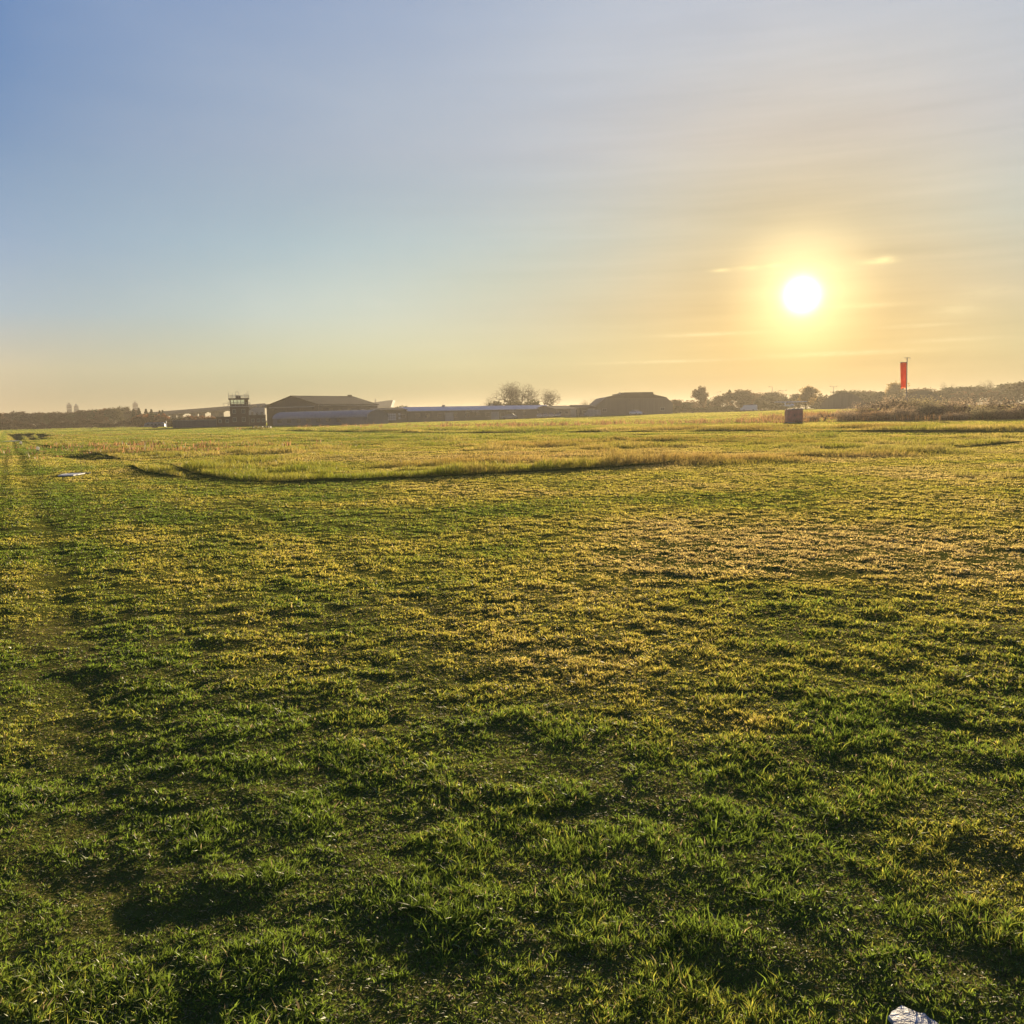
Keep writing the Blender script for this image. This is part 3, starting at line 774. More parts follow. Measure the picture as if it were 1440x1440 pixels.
def trailer():
    d = 262.0
    x = X(217.5, d)
    t = thing('glider_trailer', 'long low grey-blue enclosed trailer parked before the left treeline', 'trailer', (x, d, 0), R(4))
    L2 = 2.75
    body = [(-L2, .35), (L2, .35), (L2, 1.05), (L2 - .25, 1.38), (L2 - .8, 1.5), (-L2 + .9, 1.5), (-L2 + .2, 1.25), (-L2, .8)]
    vs = []; n = len(body); fs = []
    for y, k in ((-.62, .88), (-.5, 1), (.5, 1), (.62, .88)):
        vs += [(u * (1 if k == 1 else .98), y, .35 + (z - .35) * k) for u, z in body]
    for i in range(3):
        for k in range(n): fs.append((i * n + k, (i + 1) * n + k, (i + 1) * n + (k + 1) % n, i * n + (k + 1) % n))
    fs += [tuple(range(n)), tuple(reversed(range(3 * n, 4 * n)))]
    MB().add(vs, fs).build('body', mat('blue_grey_paint', (.17, .19, .22), .45, var=.06), t)
    MB().box(-L2 + .3, L2 - .3, -.66, -.62, .62, .72).build('side_strip', M_DARK, t)
    for i in range(4): MB().box(-1.9 + i * 1.0, -1.3 + i * 1.0, -.66, -.6, .85, 1.15).build('window', M_GLASS, t)
    for sx in (-.35, .4):
        for sy in (-.62, .62):
            w = MB().lathe([(.1, -.09), (.28, -.09), (.3, 0), (.28, .09), (.1, .09)], 14, (sx, sy, .3), 'y').build('wheel', M_RUB, t)
            MB().lathe([(.02, -.1), (.15, -.1), (.15, .1), (.02, .1)], 10, (sx, sy, .3), 'y').build('hub', M_STEEL, w)
    MB().tube((-L2, 0, .45), (-L2 - .9, 0, .42), .05).tube((-L2 - .8, 0, .45), (-L2 - .8, 0, 0), .04).build('drawbar', M_STEEL, t)
trailer()

def plane():
    d = 280.0
    p = pt(1112, 565.7, d); z0 = zg(p.x, d)
    t = thing('light_aircraft', 'white high-wing light aircraft parked beyond the brown cabinet, its wing gleaming', 'aircraft', (p.x, d, z0), R(4))
    hz = p.z - z0
    w = MB(); secs = []
    for xx, ch, tz in ((-4.95, .9, .06), (-4.6, 1.15, .1), (-1.2, 1.5, .16), (1.2, 1.5, .16), (4.6, 1.15, .1), (4.95, .9, .06)):
        dz = abs(xx) * .025
        secs.append([(xx, -ch * .35, hz + dz), (xx, -ch * .15, hz + dz + tz), (xx, ch * .2, hz + dz + tz * .8), (xx, ch * .65, hz + dz), (xx, ch * .2, hz + dz - tz * .4), (xx, -ch * .2, hz + dz - tz * .5)])
    vs = [v for s in secs for v in s]; fs = []
    for i in range(len(secs) - 1):
        for k in range(6): fs.append((i * 6 + k, i * 6 + (k + 1) % 6, (i + 1) * 6 + (k + 1) % 6, (i + 1) * 6 + k))
    fs += [tuple(range(6)), tuple(reversed(range(30, 36)))]
    w.add(vs, fs).build('wing', M_WHITEM, t)
    MB().lathe([(.08, -2.3), (.38, -2.1), (.52, -1.4), (.6, -.6), (.58, .6), (.42, 1.6), (.22, 3.4), (.1, 4.8)], 14, (0, 0, 1.3), 'y', 1, 1.05).build('fuselage', M_WHITE, t, smooth=True)
    MB().box(-.5, .5, -.7, .9, 1.65, hz - .05, .06).build('cabin', M_GLASS, t)
    MB().prism([(3.7, 1.35), (4.9, 1.35), (5.0, 2.5), (4.5, 2.5)], -.05, .05, 'x').build('fin', M_WHITE, t)
    MB().box(-1.6, 1.6, 4.0, 4.8, 1.38, 1.44).build('tailplane', M_WHITE, t)
    for s in (-1, 1):
        MB().tube((s * .5, 0, .95), (s * 2.4, -.05, hz + .02), .04).build('strut', M_STEEL, t)
        MB().tube((s * .35, .1, .9), (s * 1.1, .15, .25), .04).build('gear_leg', M_STEEL, t)
        MB().lathe([(.05, -.07), (.2, -.07), (.22, 0), (.2, .07), (.05, .07)], 12, (s * 1.15, .15, .22), 'x').build('wheel', M_RUB, t)
    MB().tube((0, -1.7, .9), (0, -1.75, .2), .04).build('gear_leg', M_STEEL, t)
    MB().lathe([(.05, -.06), (.17, -.06), (.19, 0), (.17, .06), (.05, .06)], 12, (0, -1.75, .19), 'x').build('wheel', M_RUB, t)
    MB().box(-.9, .9, -2.42, -2.36, 1.24, 1.36).build('propeller', M_DARK, t)
plane()

# ------------------------------------------------------------------ cabinet and windsock
def cabinet():
    g = gp(1118, 594); d = g.y
    x0 = X(1107.3, d); x1 = X(1129, d); w = (x1 - x0) / 2; c = (x0 + x1) / 2
    z = zf(c, d); H = pt(1118, 574.8, d).z - z
    t = thing('equipment_cabinet', 'square brown metal cabinet with pale lids standing alone on the grass under the sun', 'cabinet', (c, d, z - .03), R(-6))
    MB().box(-w + .04, w - .04, .04, 1.5, -.15, .12).build('plinth', M_CONC, t)
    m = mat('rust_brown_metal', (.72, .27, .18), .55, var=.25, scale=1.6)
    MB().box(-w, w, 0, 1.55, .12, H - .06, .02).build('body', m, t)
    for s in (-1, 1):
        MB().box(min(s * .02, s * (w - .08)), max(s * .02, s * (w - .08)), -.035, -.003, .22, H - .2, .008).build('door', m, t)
    MB().tube((-.08, -.06, H * .5), (-.08, -.06, H * .62), .015).build('handle', M_DARK, t)
    MB().box(-.08, w + .04, -.06, 1.62, H - .058, H + .03, .02).build('lid', M_PALE, t)
    MB().box(-w * .55, -.10, -.03, 1.6, H - .058, H - .01).build('lid', M_PALE, t)
cabinet()

def windsock():
    d = 128.0
    top = pt(1275.7, 503.2, d); x = top.x; z0 = zg(x, d) 
    t = thing('windsock', 'red-orange windsock hanging limp from a tall pole above the right-hand bushes', 'windsock', (x, d, z0))
    H = top.z - z0
    MB().tube((0, 0, -.2), (0, 0, H), .085, .055, 10).build('pole', M_STEEL, t)
    ht = pt(1275.7, 510.0, d).z - z0; hb = pt(1275, 545, d).z - z0
    MB().tube((-.45, 0, H), (.42, 0, H), .03, .03, 6).tube((.4, 0, H), (.4, 0, H - .2), .035, .035, 6).build('crossbar', M_STEEL, t)
    f = MB(); rr = .39
    n = 18; cx = -.47
    for k in range(n):
        a0, a1 = 2 * math.pi * k / n, 2 * math.pi * (k + 1) / n
        f.tube((cx + rr * math.cos(a0), rr * math.sin(a0), ht), (cx + rr * math.cos(a1), rr * math.sin(a1), ht), .03)
    f.tube((0, 0, ht + .06), (cx - rr, 0, ht + .06), .03)
    f.build('ring_frame', M_DARK, t)
    s = MB(); vs = []; fs = []; rows = 30; n = 40
    for i in range(rows + 1):
        u = i / rows; z = ht - .02 - u * (ht - hb)
        r = rr * (1 - .28 * u)
        for k in range(n):
            a = 2 * math.pi * k / n
            q = r * (1 + (.05 + .14 * u) * math.sin(5 * a + 1.2 * u) + .05 * u * math.sin(11 * a + 4 * u))
            vs.append((cx + .05 * u + q * math.cos(a), q * math.sin(a) * (1 - .35 * u), z + (.12 * math.sin(2 * a) * (u > .98))))
    for i in range(rows):
        for k in range(n): fs.append((i * n + k, i * n + (k + 1) % n, (i + 1) * n + (k + 1) % n, (i + 1) * n + k))
    s.add(vs, fs).build('sock', leafmat('windsock_fabric', (.75, .13, .05), (.85, .18, .07), .5, scale=1.5), t, smooth=True)
windsock()

# ------------------------------------------------------------------ lamp posts
for px, top, arm, lab in ((1009, 551.5, 1, 'thin lamp post left of the dark spiky bush on the hazy skyline'), (1086, 544, -1, 'tallest thin lamp post on the hazy skyline left of the sun'),
                          (1101, 549.3, 2, 'short double-armed lamp post on the hazy skyline under the sun'), (1172, 543.6, 2, 'double-armed lamp post above the arched shelter below the sun')):
    d = 420.0; p = pt(px, top, d); z = zg(p.x, d)
    t = thing('lamp_post', lab, 'lamp post', (p.x, d, z), 0, 'lamp posts behind the trees')
    H = p.z - z
    MB().tube((0, 0, 0), (0, 0, H), .16, .1, 8).build('pole', M_STEEL, t)
    for s in ((-1, 1) if arm == 2 else (arm,)):
        MB().tube((0, 0, H - .05), (s * 1.3, 0, H + .1), .06).build('arm', M_STEEL, t)
        MB().box(min(s * 1.0, s * 1.7), max(s * 1.0, s * 1.7), -.15, .15, H + .05, H + .22, .03).build('lamp_head', M_DARK, t)

# ------------------------------------------------------------------ small things on the grass
def slab():
    c = SLAB_L; z = zf(c.x, c.y)
    t = thing('concrete_slab', 'pale weathered concrete slab lying flush in the mown grass on the left', 'slab', (c.x, c.y, z + .012), R(3))
    vs = []; N = 28
    for k in range(N):
        a = 2 * math.pi * k / N
        r = 1 / max(abs(math.cos(a)), abs(math.sin(a))) ** .75
        vs.append((.27 * r * math.cos(a) * random.uniform(.9, 1.03), .62 * r * math.sin(a) * random.uniform(.92, 1.03)))
    m = MB(); m.add([(a, b, -.06) for a, b in vs] + [(a, b, .012) for a, b in vs], [(k, (k + 1) % N, N + (k + 1) % N, N + k) for k in range(N)] + [tuple(range(N, 2 * N))])
    m.build('slab_top', mat('pale_concrete', (.58, .57, .55), .7, scale=6, bump=.4), t)
    MB().box(-.42, -.37, .1, .76, -.06, .01).box(-.37, .3, .70, .76, -.06, .012).build('kerb_edge', M_CONC, t)
    c = gp(24, 620.5)
    o = MB(); N = 20
    vs = [(1.1 * math.cos(2 * math.pi * k / N) * random.uniform(.8, 1), 2.2 * math.sin(2 * math.pi * k / N) * random.uniform(.8, 1)) for k in range(N)]
    o.add([(a, b, -.1) for a, b in vs] + [(a, b, .06) for a, b in vs], [(k, (k + 1) % N, N + (k + 1) % N, N + k) for k in range(N)] + [tuple(range(N, 2 * N))])
    ob = o.build('concrete_slab', mat('grey_concrete', (.42, .42, .38), .7, scale=3, bump=.3), loc=(c.x, c.y, zf(c.x, c.y)))
    tag(ob, 'farther pale slab beside the dark furrows at the left edge of the field', 'slab')
    # near stone with flaking white paint, bottom right
    c = SLAB_NEAR; z = zf(c.x, c.y)
    N = 34; vs = []
    rows = [(1.0, -.05), (.98, .004), (.93, .012), (.6, .014), (.25, .013)]
    al = []
    for s, h in rows:
        for k in range(N):
            a = 2 * math.pi * k / N
            rr = 1 + .12 * math.sin(3 * a + 1) + .07 * math.sin(7 * a) + .04 * math.sin(13 * a)
            al.append((.064 * s * rr * math.cos(a), .075 * s * rr * math.sin(a), h * .6))
    fs = []
    for i in range(4):
        for k in range(N): fs.append((i * N + k, i * N + (k + 1) % N, (i + 1) * N + (k + 1) % N, (i + 1) * N + k))
    fs.append(tuple(range(4 * N, 5 * N)))
    m = MB(); m.add(al, fs)
    ob = m.build('painted_stone', mat('flaking_white_paint', (.16, .15, .15), .7, scale=38, col2=(.62, .62, .64), bump=.3, bscale=60), loc=(c.x, c.y, z + .006), rz=R(-25))
    tag(ob, 'flat stone with flaking white paint at the bottom right corner', 'stone')
slab()

def marker(px, py, lab):
    c = gp(px, py); z = zf(c.x, c.y)
    t = thing('runway_marker', lab, 'runway marker', (c.x, c.y, z), 0, 'white runway markers')
    MB().lathe([(.11, 0), (.115, .02), (.08, .045), (.035, .05), (.03, .10)], 14).build('base', M_DARK, t, smooth=True)
    MB().lathe([(.03, .09), (.085, .11), (.10, .17), (.085, .24), (.045, .29), (.01, .30)], 14).build('dome', leafmat('white_plastic', (.8, .78, .7), (.82, .8, .72), .5), t, smooth=True)
marker(53.5, 636, 'nearer of two small white runway markers on the left of the mown strip')
marker(29.5, 626, 'farther of two small white runway markers, at the left edge')
def post(px, py, top, d, lab):
    p = pt(px, py, d); q = pt(px, top, d)
    t = thing('marker_post', lab, 'marker post', (p.x, d, 0))
    MB().box(-.12, .12, -.05, .05, 0, q.z, .02).build('board', M_WHITE, t)
    MB().box(-.16, .16, -.1, .1, -.03, .06).build('foot', M_CONC, t)
post(233.7, 597.5, 592, 255, 'white upright marker post right of the blue-grey trailer')

def crow(px, py, lab, rz=0.3, s=1.0):
    c = gp(px, py); z = zf(c.x, c.y)
    o = thing('crow', lab, 'bird', (c.x, c.y, z + .02), rz)
    me = MB()
    me.lathe([(.004, -.24), (.03, -.22), (.035, -.12), (.075, -.02), (.085, .06), (.06, .13), (.04, .155), (.05, .19), (.045, .23), (.015, .26), (.004, .32)], 12, (0, 0, 0), 'x', 1, 1)
    me.v = [(x, y, z_ + .16 + x * .35) for x, y, z_ in me.v]
    for sy in (-.03, .03): me.tube((.0, sy, .12), (.02, sy, 0), .008, .006, 5)
    me.build('body', mat('black_feathers', (.015, .015, .018), .5), o, smooth=True)
crow(127, 604.2, 'small black bird on the far grass before the left treeline')
crow(246, 602.2, 'small black bird on the grass right of the blue-grey trailer', 2.6)

def boards(px0, px1, py, lab):
    a = gp((px0 + px1) / 2, py); d = a.y
    w = abs(X(px1, d) - X(px0, d)) / 2; z = zf(a.x, d)
    t = thing('pallet_stack', lab, 'pallet stack', (a.x, d, z), R(3), 'dark pallets on the grass')
    for k in range(2):
        zz = .02 + k * .17
        m = MB()
        for i in range(6): m.box(-w, w, -.5 + i * .18, -.38 + i * .18, zz + .12, zz + .145)
        for xx in (-w, -.06, w - .12): m.box(xx, xx + .12, -.5, .5, zz, zz + .118)
        m.build('pallet', M_WOOD, t)
boards(356, 369.5, 603.3, 'wider left one of two low dark pallet stacks before the hangar')
boards(373, 381, 603, 'narrower right one of two low dark pallet stacks before the hangar')

# ------------------------------------------------------------------ trees
LEAFM = {
    'brown': leafmat('brown_leaves', (.10, .060, .034), (.18, .105, .05), .4),
    'rust': leafmat('rust_leaves', (.16, .065, .03), (.24, .11, .045), .4),
    'green': leafmat('dark_green_leaves', (.035, .045, .022), (.07, .075, .03), .3),
    'gold': leafmat('golden_leaves', (.26, .17, .05), (.38, .25, .08), .5),
    'olive': leafmat('olive_leaves', (.07, .065, .03), (.12, .10, .045), .35),
    'shaded_brown': leafmat('shaded_brown_leaves', (.06, .036, .024), (.11, .062, .036), .35),  # darker copy of brown for the left treeline, its shade painted in
    'glare_bramble': leafmat('glare_bramble_leaves', (.40, .29, .19), (.52, .39, .25), .6),  # this and the next two lightened: sun glare veil put into the colour
    'glare_rust': leafmat('glare_dead_thicket_leaves', (.40, .24, .13), (.50, .33, .17), .65),
    'glare_olive': leafmat('glare_green_thicket_leaves', (.33, .28, .15), (.44, .36, .20), .6),
    'conifer': leafmat('conifer_needles', (.025, .035, .024), (.045, .055, .03), .2),
}
def leaf_cloud(pts, size, rnd):
    """many small tilted leaf faces"""
    vs, fs = [], []
    for p in pts:
        n = Vector((rnd.gauss(0, 1), rnd.gauss(0, 1), rnd.gauss(0, 1))).normalized()
        u = n.orthogonal().normalized(); w = n.cross(u)
        s = size * rnd.uniform(.5, 1.3); s2 = s * rnd.uniform(.5, .9)
        o = len(vs)
        vs += [p + u * s, p + w * s2, p - u * s, p - w * s2]; fs.append((o, o + 1, o + 2, o + 3))
    return vs, fs
def limbs(rnd, H, spread, levels=3, r0=.16, trunk=.35, kindb=False):
    """recursive branching; returns tubes and twig ends"""
    seg_, ends = [], []
    def grow(p, d, L, r, lv):
        q = p + d * L
        seg_.append((p, q, r, r * .68))
        if lv == 0: ends.append(q); return
        k = (2 if lv > 3 else rnd.choice((2, 2, 3))) if kindb else (rnd.choice((2, 3, 3)) if lv > 1 else 3)
        for _ in range(k):
            nd = (d + Vector((rnd.gauss(0, spread), rnd.gauss(0, spread), rnd.gauss(.12, spread * .5)))).normalized()
            grow(q, nd, L * rnd.uniform(.62, .86), r * .62, lv - 1)
        if lv > 1:
            grow(p + d * L * .6, (d + Vector((rnd.gauss(0, .8), rnd.gauss(0, .8), .2))).normalized(), L * .6, r * .5, lv - 1)
    grow(Vector((0, 0, 0)), Vector((rnd.gauss(0, .04), rnd.gauss(0, .04), 1)).normalized(), H * trunk, r0, levels)
    return seg_, ends
def tree_meshes(kind, seed, leaf='brown'):
    """unit tree: height 1 x crown width ~1 after scaling. real size built at 8 m"""
    rnd = random.Random(seed)
    tr = MB(); cr = None
    H = 8.0
    if kind == 'bare':
        # twig points spread through a rounded crown, each joined to the nearest node nearer the trunk
        nodes = [Vector((0, 0, 0)), Vector((.05, 0, H * .12)), Vector((-.04, .03, H * .24)), Vector((.06, -.02, H * .34))]
        par = [-1, 0, 1, 2]
        lobes = [(Vector((rnd.gauss(0, 1.5), rnd.gauss(0, 1.5), H * rnd.uniform(.5, .74))), rnd.uniform(1.2, 2.1)) for _ in range(7)]
        pts_ = []
        while len(pts_) < 520:
            c_, r_ = rnd.choice(lobes)
            v = Vector((rnd.gauss(0, 1), rnd.gauss(0, 1), rnd.gauss(0, 1))).normalized() * (r_ * rnd.random() ** .4)
            q = c_ + v
            if q.z > H * .26: pts_.append(q)
        root = nodes[3]
        pts_.sort(key=lambda q: (q - root).length)
        for q in pts_:
            best, bj = 1e9, 3
            for j in range(3, len(nodes)):
                if (nodes[j] - root).length > (q - root).length: continue
                c_ = (nodes[j] - q).length + .22 * (nodes[j] - root).length
                if c_ < best: best, bj = c_, j
            nodes.append(q); par.append(bj)
        cnt = [1] * len(nodes)
        for j in range(len(nodes) - 1, 0, -1): cnt[par[j]] += cnt[j]
        rad = [max(.012, .0105 * c_ ** .48) for c_ in cnt]
        for j in range(1, len(nodes)):
            tr.tube(nodes[par[j]], nodes[j], min(rad[par[j]], rad[j] * 1.5), rad[j], 5 if rad[j] > .03 else 3, False)
            if cnt[j] < 3:
                o_ = (nodes[j] - nodes[par[j]]).normalized()
                for _ in range(2):
                    e_ = nodes[j] + (o_ + Vector((rnd.gauss(0, .7), rnd.gauss(0, .7), rnd.gauss(.2, .6)))).normalized() * rnd.uniform(.25, .6)
                    tr.tube(nodes[j], e_, .011, .008, 3, False)
    elif kind == 'thicket':
        pts = []
        for _ in range(150):
            a = rnd.uniform(0, 6.283); R0 = 3.2 * rnd.random() ** .5
            p = Vector((R0 * math.cos(a), R0 * math.sin(a), 0))
            L_ = rnd.uniform(.55, 1.0) * H * math.sqrt(max(.05, 1 - (R0 / 3.9) ** 2))
            d_ = Vector((math.cos(a) * R0 * .05 + rnd.gauss(0, .14), math.sin(a) * R0 * .05 + rnd.gauss(0, .14), 1)).normalized()
            bend = Vector((rnd.gauss(0, .10), rnd.gauss(0, .10), -.07))
            for k in range(7):
                q = p + d_ * (L_ / 7); tr.tube(p, q, .045 - .005 * k, .04 - .005 * k, 3, False)
                if k > 1 and rnd.random() < .6:
                    e_ = q + Vector((rnd.gauss(0, .5), rnd.gauss(0, .5), rnd.uniform(.1, .6))); tr.tube(q, e_, .022, .012, 3, False); pts += [e_ + Vector((rnd.gauss(0, .16), rnd.gauss(0, .16), rnd.gauss(0, .16))) for _ in range(3)]
                for _ in range(4): pts.append(q + Vector((rnd.gauss(0, .3), rnd.gauss(0, .3), rnd.gauss(0, .25))))
                p = q; d_ = (d_ + bend).normalized()
        cr = MB().add(*leaf_cloud(pts, .13, rnd))
    elif kind == 'conifer':
        tr.tube((0, 0, 0), (0, 0, H * .97), .16, .03, 6)
        pts = []
        for i in range(1500):
            u = rnd.random() ** .8; z = H * (.08 + .92 * u)
            r = (1 - u) * H * .17 * (.55 + .45 * abs(math.sin(z * 3.1))) + .1
            a = rnd.uniform(0, 6.283); rr = r * rnd.random() ** .45
            pts.append(Vector((rr * math.cos(a), rr * math.sin(a), z - rr * .3)))
        cr = MB().add(*leaf_cloud(pts, .16, rnd))
    else:
        s, ends = limbs(rnd, H, .42, 4 if kind == 'round' else 3, .17, .22 if kind == 'round' else .08)
        for p, q, a, b in s: tr.tube(p, q, max(a, .03), max(b, .02), 5, False)
        pts = []
        per = (2600 if kind == 'round' else 1500) // max(1, len(ends)) + 4
        for e in ends:
            R0 = rnd.uniform(.45, .95)
            for _ in range(per):
                v = Vector((rnd.gauss(0, 1), rnd.gauss(0, 1), rnd.gauss(0, .8))).normalized() * (R0 * rnd.random() ** .5)
                pts.append(e + v)
        # inner and lower fill, thinner
        for e in ends:
            for _ in range(per // 3):
                k = rnd.uniform(.35, 1); pts.append(Vector((e.x * k, e.y * k, e.z * rnd.uniform(.25, .9))) + Vector((rnd.gauss(0, .3), rnd.gauss(0, .3), rnd.gauss(0, .3))))
        cr = MB().add(*leaf_cloud(pts, .17, rnd))
    # normalise size to width 1, height 1
    allv = tr.v + (cr.v if cr else [])
    zs = sorted(v[2] for v in allv); xs = sorted(v[0] for v in allv); ys = sorted(v[1] for v in allv)
    k = len(zs) // 200
    z1 = zs[-1 - k]; wx = (xs[-1 - k] - xs[k]); wy = ys[-1 - k] - ys[k]; cx = (xs[-1 - k] + xs[k]) / 2; cy = (ys[-1 - k] + ys[k]) / 2
    for m in (tr, cr):
        if m: m.v = [((x - cx) / wx, (y - cy) / wy, z / z1) for x, y, z in m.v]
    return tr, cr
PROTO = {}
def tree(kind, seed, leaf, px, top, wpx, d, label, cat='tree', group=None, name=None, zoff=0.0):
    key = (kind, seed % 4, leaf)
    p = pt(px, top, d); z0 = zg(p.x, d)
    h = p.z - z0; w = wpx / F * d
    nm = name or {'bare': 'bare_tree', 'conifer': 'conifer', 'round': 'broadleaf_tree', 'bush': 'bush', 'thicket': 'bush'}[kind]
    if key not in PROTO:
        tr, cr = tree_meshes(kind, seed % 4 + 10 * len(kind), leaf)
        t = thing(nm, label, cat, (0, 0, 0), 0, group)
        tr.build('trunk' if kind != 'bare' else 'trunk_and_branches', M_BARK, t)
        if cr: cr.build('crown', LEAFM[leaf], t)
        PROTO[key] = t
    else:
        t = dup(PROTO[key]); t.name = nm
        if 'group' in t and not group: del t['group']
        tag(t, label, cat, group)
    t.location = (p.x, d, z0 - .05)
    t.rotation_euler.z = 0
    t.scale = (w * (-1 if seed % 2 else 1), w * .9, h)
    return t
ORD = ['first', 'second', 'third', 'fourth', 'fifth', 'sixth', 'seventh', 'eighth', 'ninth', 'tenth', 'eleventh', 'twelfth', 'thirteenth', 'fourteenth', 'fifteenth',
       'sixteenth', 'seventeenth', 'eighteenth', 'nineteenth', 'twentieth', 'twenty-first', 'twenty-second', 'twenty-third', 'twenty-fourth', 'twenty-fifth', 'twenty-sixth',
       'twenty-seventh', 'twenty-eighth', 'twenty-ninth', 'thirtieth', 'thirty-first', 'thirty-second', 'thirty-third']
# left treeline
LT = [(-8, 581, 24, 'brown'), (6, 581.5, 18, 'rust'), (19, 579, 22, 'brown'), (32, 582, 18, 'olive'), (43, 581, 20, 'brown'), (56, 580.5, 20, 'brown'), (69, 581, 18, 'olive'),
      (82, 579.8, 20, 'brown'), (95, 579.6, 20, 'brown'), (108, 580, 18, 'olive'), (121, 576.8, 24, 'brown'), (136, 577, 20, 'green'), (148, 575.5, 22, 'rust'),
      (160, 574.5, 20, 'olive'), (168, 572.6, 20, 'olive'), (180, 577, 20, 'brown')]
adj = {'brown': 'brown', 'rust': 'rust-coloured', 'olive': 'olive-brown', 'green': 'dark green'}
for i, (px, top, w, lf) in enumerate(LT):
    tree('round', i * 7 + (i // 3), {'brown': 'shaded_brown'}.get(lf, lf), px, top, w * 1.25, 400 + (i * 37) % 40, '%s hazy tree, %s from the left in the far left treeline' % (adj[lf], ORD[i]), group='trees of the left treeline')
for i, (px, top, w) in enumerate([(187, 575, 9), (195, 573.5, 10), (205, 574.8, 10), (212.5, 575.3, 9), (224, 577, 8), (228.5, 576.5, 8)]):
    tree('conifer', i, 'conifer', px, top, w * 1.3, 380 + i * 3, 'dark pointed conifer, %s from the left beyond the left treeline' % ORD[i], group='conifers left of the viaduct')
for i, (px, top, w, lf) in enumerate([(198, 583, 18, 'rust'), (213, 582, 22, 'green'), (227, 583, 16, 'rust'), (237, 588, 16, 'olive'), (252, 586.5, 18, 'olive'), (266, 585, 16, 'rust'), (280, 585.5, 18, 'rust'),
                                      (295, 586, 16, 'rust'), (312, 587, 16, 'olive')]):
    tree('bush', i, lf, px, top, w * 1.3, 330 + (i * 13) % 20, '%s bush, %s from the left below the conifers and viaduct' % (adj[lf], ORD[i]), 'bush', 'bushes below the viaduct')
# dark hedge at the foot of the left treeline
def hedge(name, label, px0, px1, d, h, leaf, n, depth=2.2, zt=None):
    rnd = random.Random(int(px0) + 5)
    x0, x1 = X(px0, d), X(px1, d)
    t = thing(name, label, 'hedge', ((x0 + x1) / 2, d, zg((x0 + x1) / 2, d)))
    L = (x1 - x0) / 2; pts = []
    for _ in range(n):
        x = rnd.uniform(-L, L)
        hh = h * (.75 + .35 * math.sin(x * .35 + px0) * math.sin(x * .13) + .12 * math.sin(x * 1.3))
        pts.append(Vector((x, rnd.uniform(-depth / 2, depth / 2), hh * rnd.random() ** .6)))
    MB().add(*leaf_cloud(pts, .22, rnd)).build('foliage', LEAFM[leaf], t)
    st = MB()
    for k in range(int(L)): st.tube((-L + 2 * k + 1, 0, -.1), (-L + 2 * k + 1 + rnd.uniform(-.3, .3), rnd.uniform(-.3, .3), h * .7), .06, .03, 4, False)
    st.build('stems', M_BARK, t)
hedge('hedge', 'long dark hedge along the foot of the far left treeline', -20, 203, 345, 2.9, 'shaded_brown', 14000)
hedge('hedge', 'low dark hedge between the trailer and the long low wall', 232, 262, 300, 1.9, 'olive', 3000)
hedge('hedge', 'hazy hedge along the field edge between the big hall and the cabinet', 940, 1106, 306, 2.4, 'olive', 9000)

# bare trees above the long building
for i, (px, top, w, s) in enumerate([(687, 560, 18, 1), (712, 540.5, 34, 0), (718, 538.5, 28, 2), (733, 541, 26, 3), (743, 545, 26, 1), (764, 548, 22, 0), (775, 549.5, 20, 2), (828, 562, 18, 3), (836, 565, 10, 1)]):
    lab = ['small bare tree, leftmost of the leafless group above the long roof', 'wide bare tree, second from the left above the long roof', 'tallest bare tree above the long roof, with a thick trunk',
           'upright bare tree right of the tallest one above the long roof', 'leaning bare tree with spread limbs above the long roof', 'thin bare tree, left of the pair above the right end of the long roof',
           'thin bare tree, right of the pair above the right end of the long roof', 'small bare tree above the low sheds, left of the big hall', 'tiny bare tree touching the left slope of the big hall'][i]
    tree('bare', s, 'brown', px, top - 1.5, w * 1.4, 335 + i * 5, lab, group='bare trees behind the long building')
for i, (px, top, w, lf, lab) in enumerate([(700, 566, 26, 'olive', 'leftmost low bush behind the long roof'), (725, 565.5, 28, 'olive', 'middle low bush behind the long roof below the bare trees'), (749, 564.5, 20, 'green', 'dark rounded bush behind the long roof, right of the bare trees'),
                                           (562, 572, 22, 'green', 'dark green bush showing above the low shed'), (571, 573.5, 16, 'olive', 'small bush above the join of low shed and long building'),
                                           (800, 571.5, 26, 'olive', 'hazy bush above the right annexe of the long building'), (818, 571.5, 24, 'brown', 'hazy brown bush between the annexe and the big hall')]):
    tree('bush', i + 1, lf, px, top, w * 1.2, 322 + i * 3, lab, 'bush', 'bushes behind the roofs')
# hazy trees right of the hall
RT = [(949, 562, 16, 'round', 'brown'), (958, 566, 22, 'round', 'olive'), (972, 564.5, 20, 'bush', 'brown'), (984, 544.5, 17, 'round', 'brown'), (997, 563, 22, 'bush', 'olive'), (1012, 557, 20, 'round', 'brown'),
      (1026, 548, 12, 'conifer', 'conifer'), (1038, 549, 36, 'round', 'brown'), (1058, 553, 26, 'round', 'rust'), (1074, 557, 22, 'round', 'olive'), (1089, 551.5, 22, 'round', 'brown'), (1103, 559, 20, 'bush', 'olive'),
      (1120, 554, 26, 'round', 'brown'), (1137, 544, 20, 'round', 'gold'), (1152, 556, 24, 'bush', 'olive'), (1168, 557, 26, 'round', 'brown'), (1184, 549.5, 40, 'round', 'olive'), (1207, 553, 24, 'round', 'olive'), (1222, 550, 24, 'round', 'brown'), (1238, 552, 24, 'bush', 'olive'),
      (1257, 538.5, 26, 'round', 'gold'), (1272, 553, 24, 'bush', 'brown'), (1298, 546.5, 34, 'round', 'brown'), (1322, 550, 24, 'round', 'olive'), (1334, 545, 32, 'round', 'green'), (1352, 552, 24, 'bush', 'brown'), (1372, 543.5, 36, 'round', 'olive'),
      (1392, 550, 26, 'round', 'brown'), (1412, 540, 36, 'round', 'green'), (1436, 538, 36, 'round', 'olive'), (1455, 537, 34, 'round', 'brown')]
